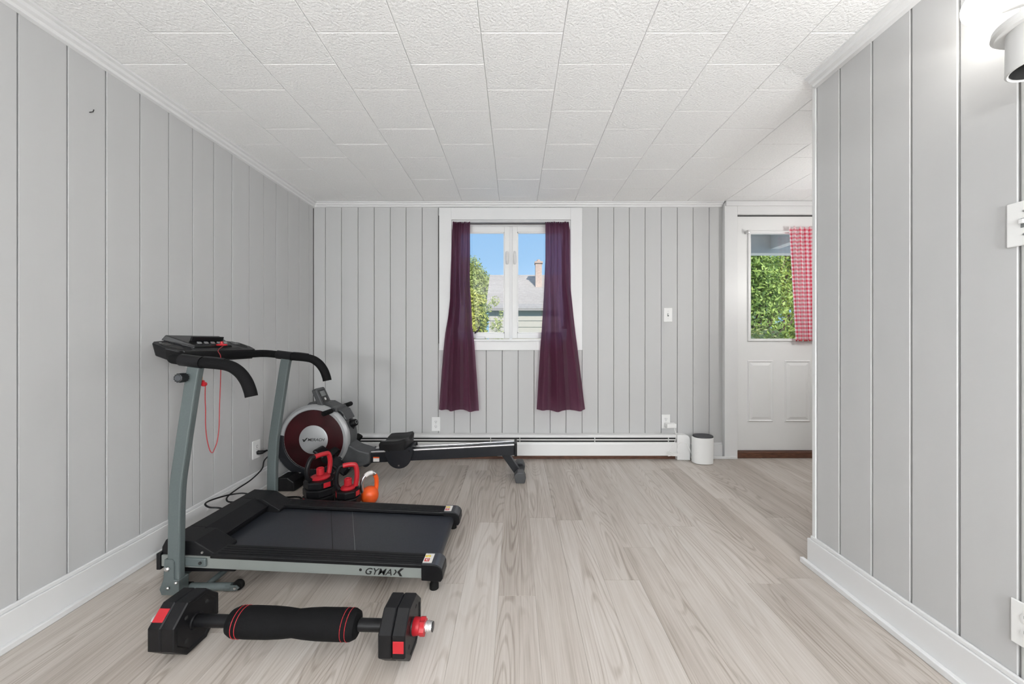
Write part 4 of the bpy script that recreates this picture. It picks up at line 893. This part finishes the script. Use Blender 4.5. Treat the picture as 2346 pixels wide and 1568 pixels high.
# ------------------------------------------------------------------ rowing machine
rw = thing('rowing_machine', 'magnetic rowing machine with maroon flywheel cover by the window wall', 'rowing machine', (-.8, 2.58, fl(2.58)))
fc = Vector((-1.378, 0, .327)); FY = 2.50
obj('flywheel_housing', MB().lathe([(.03, .165), (.20, .165), (.228, .155), (.236, .12), (.238, .015), (.22, .0)], 'y', (fc.x, FY, fc.z), 56), 'grey_pl', rw, True)
obj('silver_rim', MB().lathe([(.200, -.003), (.206, -.012), (.222, -.012), (.236, 0), (.240, .012), (.2395, .020), (.20, .012)], 'y', (fc.x, FY, fc.z), 64, cap=False), 'silver', rw, True)
dsc = obj('maroon_disc', MB().lathe([(.206, 0), (.204, -.006), (.198, -.008), (.002, -.008)], 'y', (fc.x, FY, fc.z), 64), 'maroon', rw, True)
ctr = obj('centre_badge', MB().lathe([(.099, -.006), (.098, -.010), (.094, -.012), (.002, -.012)], 'y', (fc.x, FY, fc.z), 56), 'silver', dsc, True, label='silver round badge with a check mark and dark lettering')
tf = frame((1, 0, 0), (0, 0, 1), (0, -1, 0), (fc.x + .018, FY - .0122, fc.z))
text('lettering', 'MERACH', .027, 'ink', ctr, tf, .25, .0004, 1.05, .0002)
ckm = frame((1, 0, 0), (0, 0, 1), (0, -1, 0), (fc.x - .056, FY - .0124, fc.z))
obj('check_mark', MB().prism([(-.018, .004), (-.010, .004), (-.006, -.002), (.012, .014), (.020, .014), (-.004, -.014), (-.010, -.014)], 'z', 0, .0006, ckm), 'ink', ctr)
# guard arc round the lower left of the wheel
ga = []
for k in range(25):
    a = R(172 + (305 - 172) * k / 24); ga.append((math.cos(a), math.sin(a)))
gm = MB(); vs = []
for c, s in ga:
    for r_, y_ in ((.203, FY - .018), (.264, FY - .016), (.264, FY + .17), (.203, FY + .17)): vs.append((fc.x + c * r_, y_, fc.z + s * r_))
gm.add(vs, [(4 * i + k, 4 * i + (k + 1) % 4, 4 * i + 4 + (k + 1) % 4, 4 * i + 4 + k) for i in range(24) for k in range(4)] + [(3, 2, 1, 0), (96, 97, 98, 99)])
obj('lower_guard', gm, 'dgrey', rw, bevel=.004)
# top saddle, console, handle rest
obj('top_saddle', MB().prism([(-1.46, .545), (-1.43, .575), (-1.31, .572), (-1.20, .515), (-1.165, .45), (-1.22, .46), (-1.30, .53)], 'y', FY + .03, FY + .16), 'grey_pl', rw, bevel=.008)
th = R(24)
mm = frame((0, 1, 0), (-math.sin(th), 0, math.cos(th)), (math.cos(th), 0, math.sin(th)), (-1.352, 2.565, .60))
mo = obj('monitor', MB().prism([(-.056, -.075), (.056, -.075), (.062, -.02), (.058, .068), (.048, .078), (-.048, .078), (-.058, .068), (-.062, -.02)], 'z', -.022, .012, mm), 'grey_pl', rw, bevel=.006)
obj('bezel', MB().prism([(-.036, -.032), (.036, -.032), (.040, .060), (-.040, .060)], 'z', .0115, .0135, mm), 'blkg', mo)
obj('screen', MB().prism([(-.030, .012), (.030, .012), (.030, .050), (-.030, .050)], 'z', .013, .0145, mm), 'lcd', mo)
obj('button', MB().prism([(.010 * math.cos(k * .524), -.010 + .010 * math.sin(k * .524)) for k in range(12)], 'z', .013, .0155, mm), 'sticker', mo)
obj('monitor_neck', MB().box(-1.375, -1.33, 2.535, 2.595, .50, .56), 'dgrey', mo, bevel=.004)
hbx, hbz = -1.248, .527
hn = obj('pull_handle', MB().tube([(hbx, 2.375, hbz), (hbx, 2.77, hbz)], .0135, 14), 'dgrey', rw, True)
for a, b in ((2.370, 2.475), (2.665, 2.775)): obj('grip', MB().tube([(hbx, a, hbz), (hbx, a + .008, hbz), (hbx, b - .006, hbz), (hbx, b, hbz)], [.012, .0165, .0165, .013], 16), 'foam', hn, True)
obj('handle_yoke', MB().prism([(-1.275, .505), (-1.222, .515), (-1.222, .542), (-1.262, .548)], 'y', 2.50, 2.64), 'grey_pl', hn, bevel=.005)
obj('handle_rest', MB().prism([(-1.30, .48), (-1.20, .455), (-1.19, .49), (-1.215, .512), (-1.285, .522)], 'y', 2.52, 2.62), 'blk', rw, bevel=.004)
ka = R(22); kd = Vector((math.cos(ka), -.25, math.sin(ka))).normalized()
kpos = fc + Vector((math.cos(ka) * .225, FY + .085, math.sin(ka) * .225)); kz = kd; kxx = kz.orthogonal().normalized(); km = frame(kxx, kz.cross(kxx), kz, kpos)
tk = obj('tension_knob', MB().lathe([(.040, -.01), (.040, .008), (.030, .012), (.026, .014), (.025, .048), (.020, .054), (.004, .055)], 'z', (0, 0, 0), 20, km), 'blk', rw, True)
obj('knob_mark', MB().lathe([(.012, .055), (.012, .0565), (.008, .0565)], 'z', (0, 0, 0), 16, km, cap=False), 'lcd', tk)
# front stabiliser along y
zs = fl(2.55)
fs_ = obj('front_stabiliser', MB().prism([(-1.50, .060), (-1.495, .105), (-1.455, .105), (-1.44, .060)], 'y', 2.42, 2.86), 'dgrey', rw, bevel=.004)
for y0_, y1_ in ((2.345, 2.46), (2.79, 2.90)):
    z_ = fl((y0_ + y1_) / 2); obj('stabiliser_foot', MB().prism([(-1.555, z_ + .001), (-1.555, z_ + .055), (-1.53, z_ + .088), (-1.465, z_ + .088), (-1.425, z_ + .06), (-1.42, z_ + .001)], 'y', y0_, y1_), 'blk', rw, bevel=.006)
obj('levelling_bolt', MB().lathe([(.006, 0), (.006, .03), (.008, .03), (.008, .038)], 'z', (-1.46, 2.52, .105), 10), 'steel', fs_)
obj('sticker', MB().box(-1.492, -1.458, 2.46, 2.50, .1052, .1062), 'sticker', fs_)
obj('front_strut', MB().prism([(-1.49, .07), (-1.43, .06), (-1.30, .115), (-1.15, .13), (-1.15, .175), (-1.32, .165)], 'y', 2.535, 2.62), 'dgrey', rw, bevel=.004)
# casing joining wheel and rail
obj('rear_casing', MB().prism([(-1.24, .12), (-1.06, .135), (-1.00, .158), (-1.00, .232), (-1.10, .262), (-1.16, .30), (-1.24, .28)], 'y', 2.505, 2.645), 'grey_pl', rw, bevel=.012, seg=3)
# rail
zt_r = lambda x: .286 + x * .052
rail_ = MB(); x0, x1 = -1.10, -.006
for ya, yb_, a, b in ((2.528, 2.632, -.078, -.008),):
    rail_.hexa([(x0, ya, zt_r(x0) + a), (x1, ya, zt_r(x1) + a), (x1, yb_, zt_r(x1) + a), (x0, yb_, zt_r(x0) + a)], [(x0, ya, zt_r(x0) + b), (x1, ya, zt_r(x1) + b), (x1, yb_, zt_r(x1) + b), (x0, yb_, zt_r(x0) + b)])
ra = obj('seat_rail', rail_, 'dgrey', rw, bevel=.004)
for y_ in (2.536, 2.624): obj('chrome_track', MB().tube([(-1.0, y_, zt_r(-1.0) - .006), (x1, y_, zt_r(x1) - .006)], .0075, 10), 'chrome', ra, True)
obj('rail_end_cap', MB().hexa([(x1, 2.522, zt_r(0) - .084), (.014, 2.522, zt_r(0) - .084), (.014, 2.638, zt_r(0) - .084), (x1, 2.638, zt_r(0) - .084)], [(x1, 2.522, zt_r(0) + .006), (.014, 2.522, zt_r(0) + .006), (.014, 2.638, zt_r(0) + .006), (x1, 2.638, zt_r(0) + .006)]), 'blk', ra, bevel=.004)
q = P(862, 1053, 2.527); obj('sticker', MB().box(q.x - .021, q.x + .021, 2.5268, 2.5278, q.z - .016, q.z + .016), 'sticker', ra)
obj('sticker_band', MB().box(q.x - .021, q.x + .021, 2.5262, 2.5267, q.z + .008, q.z + .016), 'orange', ra)
q = P(800, 1036, 2.56); obj('sticker', MB().box(q.x - .03, q.x + .02, 2.54, 2.58, .2505, .2515), 'sticker', rw)
obj('rail_lug', MB().lathe([(.03, 0), (.03, .09)], 'y', (-1.04, 2.535, .155), 20), 'dgrey', ra, True)
# seat and carriage
sx0, sx1, sy0, sy1 = -.925, -.735, 2.435, 2.70
sm = MB(); nu, nv = 14, 20; top, bot = [], []
for i in range(nu + 1):
    for j in range(nv + 1):
        u, v = i / nu, j / nv; uu, vv = 2 * u - 1, 2 * v - 1
        # rounded outline
        k = 1 - .10 * (abs(uu) ** 4); k2 = 1 - .10 * (abs(vv) ** 6)
        x = (sx0 + sx1) / 2 + (sx1 - sx0) / 2 * uu * k2; y = (sy0 + sy1) / 2 + (sy1 - sy0) / 2 * vv * k
        h = .318 + .016 * max(0, uu) ** 2 + .012 * vv * vv - .010 * math.exp(-(vv / .3) ** 2) - .02 * (max(abs(uu), abs(vv)) > .97) - .006 * max(0, -uu) ** 2
        top.append((x, y, h)); bot.append((x * .96 + (sx0 + sx1) / 2 * .04, y * .97 + (sy0 + sy1) / 2 * .03, .268))
N1 = (nu + 1) * (nv + 1); ids = lambda i, j: i * (nv + 1) + j
fs = [(ids(i, j), ids(i + 1, j), ids(i + 1, j + 1), ids(i, j + 1)) for i in range(nu) for j in range(nv)] + [(N1 + ids(i, j), N1 + ids(i, j + 1), N1 + ids(i + 1, j + 1), N1 + ids(i + 1, j)) for i in range(nu) for j in range(nv)]
for i in range(nu): fs += [(ids(i, 0), N1 + ids(i, 0), N1 + ids(i + 1, 0), ids(i + 1, 0)), (ids(i, nv), ids(i + 1, nv), N1 + ids(i + 1, nv), N1 + ids(i, nv))]
for j in range(nv): fs += [(ids(0, j), ids(0, j + 1), N1 + ids(0, j + 1), N1 + ids(0, j)), (ids(nu, j), N1 + ids(nu, j), N1 + ids(nu, j + 1), ids(nu, j + 1))]
sm.add(top + bot, fs); obj('seat', sm, 'leather', rw, True)
ccx = -.80
cr_ = obj('seat_carriage', MB().box(ccx - .085, ccx + .085, 2.51, 2.65, .235, .27), 'dgrey', rw, bevel=.004)
for y0_, y1_ in ((2.506, 2.518), (2.642, 2.654)):
    pts = [(ccx - .092, .268), (ccx + .092, .268), (ccx + .094, .215)] + [(ccx + .085 * math.cos(a), .205 + .082 * math.sin(a)) for a in [-k * math.pi / 14 for k in range(1, 14)]] + [(ccx - .094, .215)]
    obj('side_plate', MB().prism(pts, 'y', y0_, y1_), 'dgrey', cr_, bevel=.003)
obj('roller_bolt', MB().lathe([(.006, 0), (.004, -.004)], 'y', (ccx + .0, 2.506, .145), 10), 'steel', cr_)
for dx in (-.07, .07): obj('roller_bolt', MB().lathe([(.006, 0), (.004, -.004)], 'y', (ccx + dx, 2.506, .245), 10), 'blk', cr_)
# rear leg
lg = obj('rear_leg', MB().hexa([(.005, 2.55, .06), (.06, 2.55, .055), (.06, 2.61, .055), (.005, 2.61, .06)], [(-.10, 2.55, .208), (-.045, 2.55, .212), (-.045, 2.61, .212), (-.10, 2.61, .208)]), 'dgrey', rw, bevel=.004)
obj('rear_stabiliser', MB().prism([(.010, .052), (.020, .095), (.055, .095), (.065, .052)], 'y', 2.50, 2.72), 'dgrey', rw, bevel=.004)
for y0_, y1_ in ((2.47, 2.545), (2.68, 2.755)):
    z_ = fl((y0_ + y1_) / 2); obj('stabiliser_foot', MB().prism([(.005, z_), (-.008, z_ + .05), (.016, z_ + .075), (.058, z_ + .072), (.075, z_ + .04), (.066, z_)], 'y', y0_, y1_), 'grey_pl', rw, bevel=.006)
# pedals with straps
for yy, s in ((2.40, -1), (2.76, 1)):
    a = R(38); pm_ = frame((math.cos(a), 0, -math.sin(a)), (0, 1, 0), (math.sin(a), 0, math.cos(a)), (-1.20, yy, .215))
    pdl = obj('pedal', MB().box(-.13, .13, -.055, .055, -.012, .012, pm_), 'blk', rw, bevel=.01)
    obj('heel_cup', MB().box(.11, .135, -.055, .055, .0, .06, pm_), 'blk', pdl, bevel=.008)
    stp = spline([pm_ @ Vector((-.03, -.06, -.012)), pm_ @ Vector((-.03, -.06, .04)), pm_ @ Vector((-.03, 0, .075)), pm_ @ Vector((-.03, .06, .04)), pm_ @ Vector((-.03, .06, -.012))], 6)
    obj('strap', MB().tube(stp, .02, 10, flat=.15), 'blkrub', pdl, True)
    obj('pedal_axle', MB().tube([(-1.2, yy, .2), (-1.2, 2.58, .2)], .014, 10), 'dgrey', pdl, True)

# ------------------------------------------------------------------ adjustable kettlebells
def octo(r, rot=0.0, n=8): return [(r * math.cos(rot + 2 * math.pi * k / n), r * math.sin(rot + 2 * math.pi * k / n)) for k in range(n)]
def kettlebell(px, Y, label, rad, levels, hang, htop, rot, insets):
    x = (px - CX) / F * Y; z = fl(Y)
    k = thing('adjustable_kettlebell', label, 'kettlebell', (x, Y, z), 'black and red kettlebells', (tilt, 0, 0))
    zz = z
    for i, (r, h) in enumerate(levels):
        mb = MB(); vs = []
        for rr_, dz_ in ((r - .004, 0), (r, .005), (r, h - .006), (r - .006, h - .0008)): vs += [(x + a, Y + b, zz + dz_) for a, b in octo(rr_, rot + .12 * (i % 2))]
        mb.add(vs, [(8 * j + i0, 8 * j + (i0 + 1) % 8, 8 * j + 8 + (i0 + 1) % 8, 8 * j + 8 + i0) for j in range(3) for i0 in range(8)] + [tuple(range(8))[::-1], tuple(range(24, 32))])
        pl_ = obj('weight_plate', mb, 'blk', k, bevel=.002)
        for j in [round(((R(d_) - rot - .12 * (i % 2)) * 8 / (2 * math.pi)) - .5) % 8 for l_, d_ in insets if l_ == i]:
            a = rot + .12 * (i % 2) + 2 * math.pi * (j + .5) / 8; ap = r * math.cos(math.pi / 8) + .0006
            fm = frame((-math.sin(a), math.cos(a), 0), (0, 0, 1), (math.cos(a), math.sin(a), 0), (x + ap * math.cos(a), Y + ap * math.sin(a), zz + h * .5))
            obj('red_inset', MB().box(-r * .22, r * .22, -h * .32, h * .32, -.001, .001, fm), 'red', pl_)
        zz += h
    obj('red_collar', MB().lathe([(rad * .56, 0), (rad * .58, .007), (rad * .50, .013), (rad * .3, .018), (.02, .018)], 'z', (x, Y, zz), 28), 'red', k, True)
    obj('red_nut', MB().lathe([(.021, .02), (.021, .055), (.018, .058), (.014, .056), (.013, .03), (.002, .03)], 'z', (x, Y, zz), 24), 'red', k, True)
    d = Vector((math.cos(hang), math.sin(hang), 0)); top = htop + z; w = rad * .80; c = Vector((x, Y, 0))
    def hp_(t, dz_): return c + d * t + Vector((0, 0, dz_))
    left = spline([hp_(-w * .82, zz + .004), hp_(-w * 1.06, zz + .03), hp_(-w * 1.05, zz + (top - zz) * .55), hp_(-w * .78, zz + (top - zz) * .87), hp_(-w * .45, top - .014)], 6)
    right = spline([hp_(-w * .45, top - .014), hp_(-w * .1, top - .012), hp_(w * .38, top - .013), hp_(w * .72, zz + (top - zz) * .85), hp_(w * .86, zz + (top - zz) * .5), hp_(w * .72, zz + .008)], 6)
    obj('handle_black', MB().tube(left, .0125, 12), 'blk', k, True)
    obj('handle_red', MB().tube(right, .0135, 12), 'red', k, True)
    return k
kettlebell(735, 2.13, 'larger black and red adjustable kettlebell with stacked plates', .092, [(.092, .046), (.094, .046), (.092, .045), (.088, .043)], R(62), .325, R(22.5), [(3, -50), (1, 225), (2, 60), (0, 100)])
kettlebell(798, 2.10, 'smaller black and red adjustable kettlebell beside the orange one', .070, [(.069, .044), (.070, .044), (.067, .042)], R(25), .278, R(10), [(2, 205), (2, -10), (0, -75), (1, 90)])
# orange kettlebell
xo, yo_ = (847 - CX) / F * 2.19, 2.19; zo = fl(yo_)
ok = thing('kettlebell', 'small orange kettlebell with a grey metal grip', 'kettlebell', (xo, yo_, zo))
prf = [(.004, 0), (.028, .001), (.040, .012), (.049, .032), (.051, .050), (.048, .070), (.038, .087), (.024, .097), (.004, .101)]
obj('body', MB().lathe(prf, 'z', (xo, yo_, zo), 32), 'orange', ok, True)
d = Vector((math.cos(R(35)), math.sin(R(35)), 0)); cc = Vector((xo, yo_, zo))
H = lambda t, h: cc + d * t + Vector((0, 0, h))
obj('handle_grip', MB().tube(spline([H(-.040, .075), H(-.046, .115), H(-.040, .150), H(-.018, .176), H(.012, .182), H(.030, .170)], 6), .0115, 14), 'steel', ok, True)
obj('handle_sleeve', MB().tube(spline([H(-.026, .170), H(-.005, .181), H(.015, .181)], 6), .0135, 14), 'sticker', ok, True)
obj('handle_base', MB().tube(spline([H(.030, .165), H(.038, .145), H(.040, .11), H(.036, .075)], 6), [.0125] * 19, 14), 'orange', ok, True)

# ------------------------------------------------------------------ dumbbell with a foam-covered connecting bar in the foreground
yc0 = 1.182
db = thing('dumbbell', 'long black dumbbell with octagonal plates, foam bar and red collar in the foreground', 'dumbbell', (-.71, yc0, fl(yc0)), None, (0, 0, R(-1.9)))
r8 = .083 / math.cos(math.pi / 8); zc8 = fl(yc0) + .0845
def plate_(x0, x1, red=None, rot=math.pi / 8):
    mb = MB(); vs = []; ch_ = .0035
    for rr_, xx in ((r8 - ch_, x0), (r8, x0 + ch_), (r8, x1 - ch_), (r8 - ch_, x1)): vs += [(xx, yc0 + a, zc8 + b) for a, b in octo(rr_, rot)]
    inner = [(x, yc0 + a, zc8 + b) for x, rr_ in ((x0, r8 - .014), (x0 + .003, r8 - .018), (x1, r8 - .014), (x1 - .003, r8 - .018)) for a, b in octo(rr_, rot)]
    fs = [(8 * j + i0, 8 * j + (i0 + 1) % 8, 8 * j + 8 + (i0 + 1) % 8, 8 * j + 8 + i0) for j in range(3) for i0 in range(8)]
    for o0, i1, i2 in ((0, 32, 40), (24, 48, 56)):
        fs += [(o0 + i0, o0 + (i0 + 1) % 8, i1 + (i0 + 1) % 8, i1 + i0) for i0 in range(8)] + [(i1 + i0, i1 + (i0 + 1) % 8, i2 + (i0 + 1) % 8, i2 + i0) for i0 in range(8)] + [tuple(i2 + i0 for i0 in range(8))]
    mb.add(vs + inner, fs); p = obj('weight_plate', mb, 'blk', db)
    for side, xf in ((-1, x0 + .003), (1, x1 - .003)):
        for k in range(4):
            a = math.pi / 4 + k * math.pi / 2
            obj('grip_hole', MB().lathe([(.006, 0), (.006, side * .001)], 'x', (xf, yc0 + .052 * math.cos(a), zc8 + .052 * math.sin(a)), 12), 'dark', p)
        obj('hub', MB().lathe([(.026, 0), (.024, side * .004), (.018, side * .004)], 'x', (xf, yc0, zc8), 24), 'blk', p, True)
    if red is not None:
        a = red; ap = .0835; fm = frame((1, 0, 0), (0, -math.sin(a), math.cos(a)), (0, math.cos(a), math.sin(a)), ((x0 + x1) / 2, yc0 + ap * math.cos(a), zc8 + ap * math.sin(a)))
        obj('red_inset', MB().box(-.0165, .0165, -.018, .018, -.002, .0012, fm), 'red', p, bevel=.001)
    return p
# pixel-derived ends: left pair and right pair
plate_(-1.122, -1.081, math.pi * .75); plate_(-1.080, -1.039)
plate_(-.408, -.367); plate_(-.366, -.325, math.pi)
obj('bar', MB().tube([(-1.135, yc0, zc8), (-.262, yc0, zc8)], .0145, 18), 'dgrey', db, True)
for a, b in ((-1.039, -.93), (-.50, -.409)): obj('bar_sleeve', MB().tube([(a, yc0, zc8), (b, yc0, zc8)], .0185, 18), 'blk', db, True)
fp = [(-.925, .026), (-.922, .036), (-.905, .0435), (-.86, .045), (-.79, .0445), (-.745, .042), (-.71, .0385), (-.675, .042), (-.63, .0445), (-.56, .045), (-.522, .0445), (-.508, .038), (-.503, .026)]
fm_ = MB().tube([(x, yc0, zc8) for x, _ in fp], [r_ for _, r_ in fp], 28)
foam = obj('foam_grip', fm_, 'foam', db, True)
for x in (-.895, -.882, -.545, -.530): obj('red_ring', MB().lathe([(.0445, -.0012), (.0458, 0), (.0445, .0012)], 'x', (x, yc0, zc8), 36, cap=False), 'red', foam, True)
for side, x in ((1, -.325), (-1, -1.122)):
    st = MB(); vs = []; m_ = 24
    for rr_, h in ((.024, 0), (.026, .004), (.024, .022), (.025, .023)): vs += [(x + side * h, yc0 + rr_ * math.cos(k * math.pi / 12), zc8 + rr_ * math.sin(k * math.pi / 12)) for k in range(m_)]
    for h in (.023, .038):
        vs += [(x + side * h, yc0 + (.0225 + .004 * (k % 4 < 2)) * math.cos(k * math.pi / 12), zc8 + (.0225 + .004 * (k % 4 < 2)) * math.sin(k * math.pi / 12)) for k in range(m_)]
    st.add(vs, [(m_ * j + i0, m_ * j + (i0 + 1) % m_, m_ * j + m_ + (i0 + 1) % m_, m_ * j + m_ + i0) for j in range(5) for i0 in range(m_)] + [tuple(range(m_))[::-1], tuple(range(5 * m_, 6 * m_))])
    nt_ = obj('star_collar', st, 'red', db, True)
    obj('chrome_end', MB().lathe([(.0155, side * .037), (.0155, side * .046), (.017, side * .047), (.017, side * .050), (.0155, side * .051), (.0155, side * .060), (.012, side * .062)], 'x', (x, yc0, zc8), 20), 'chrome', db, True)
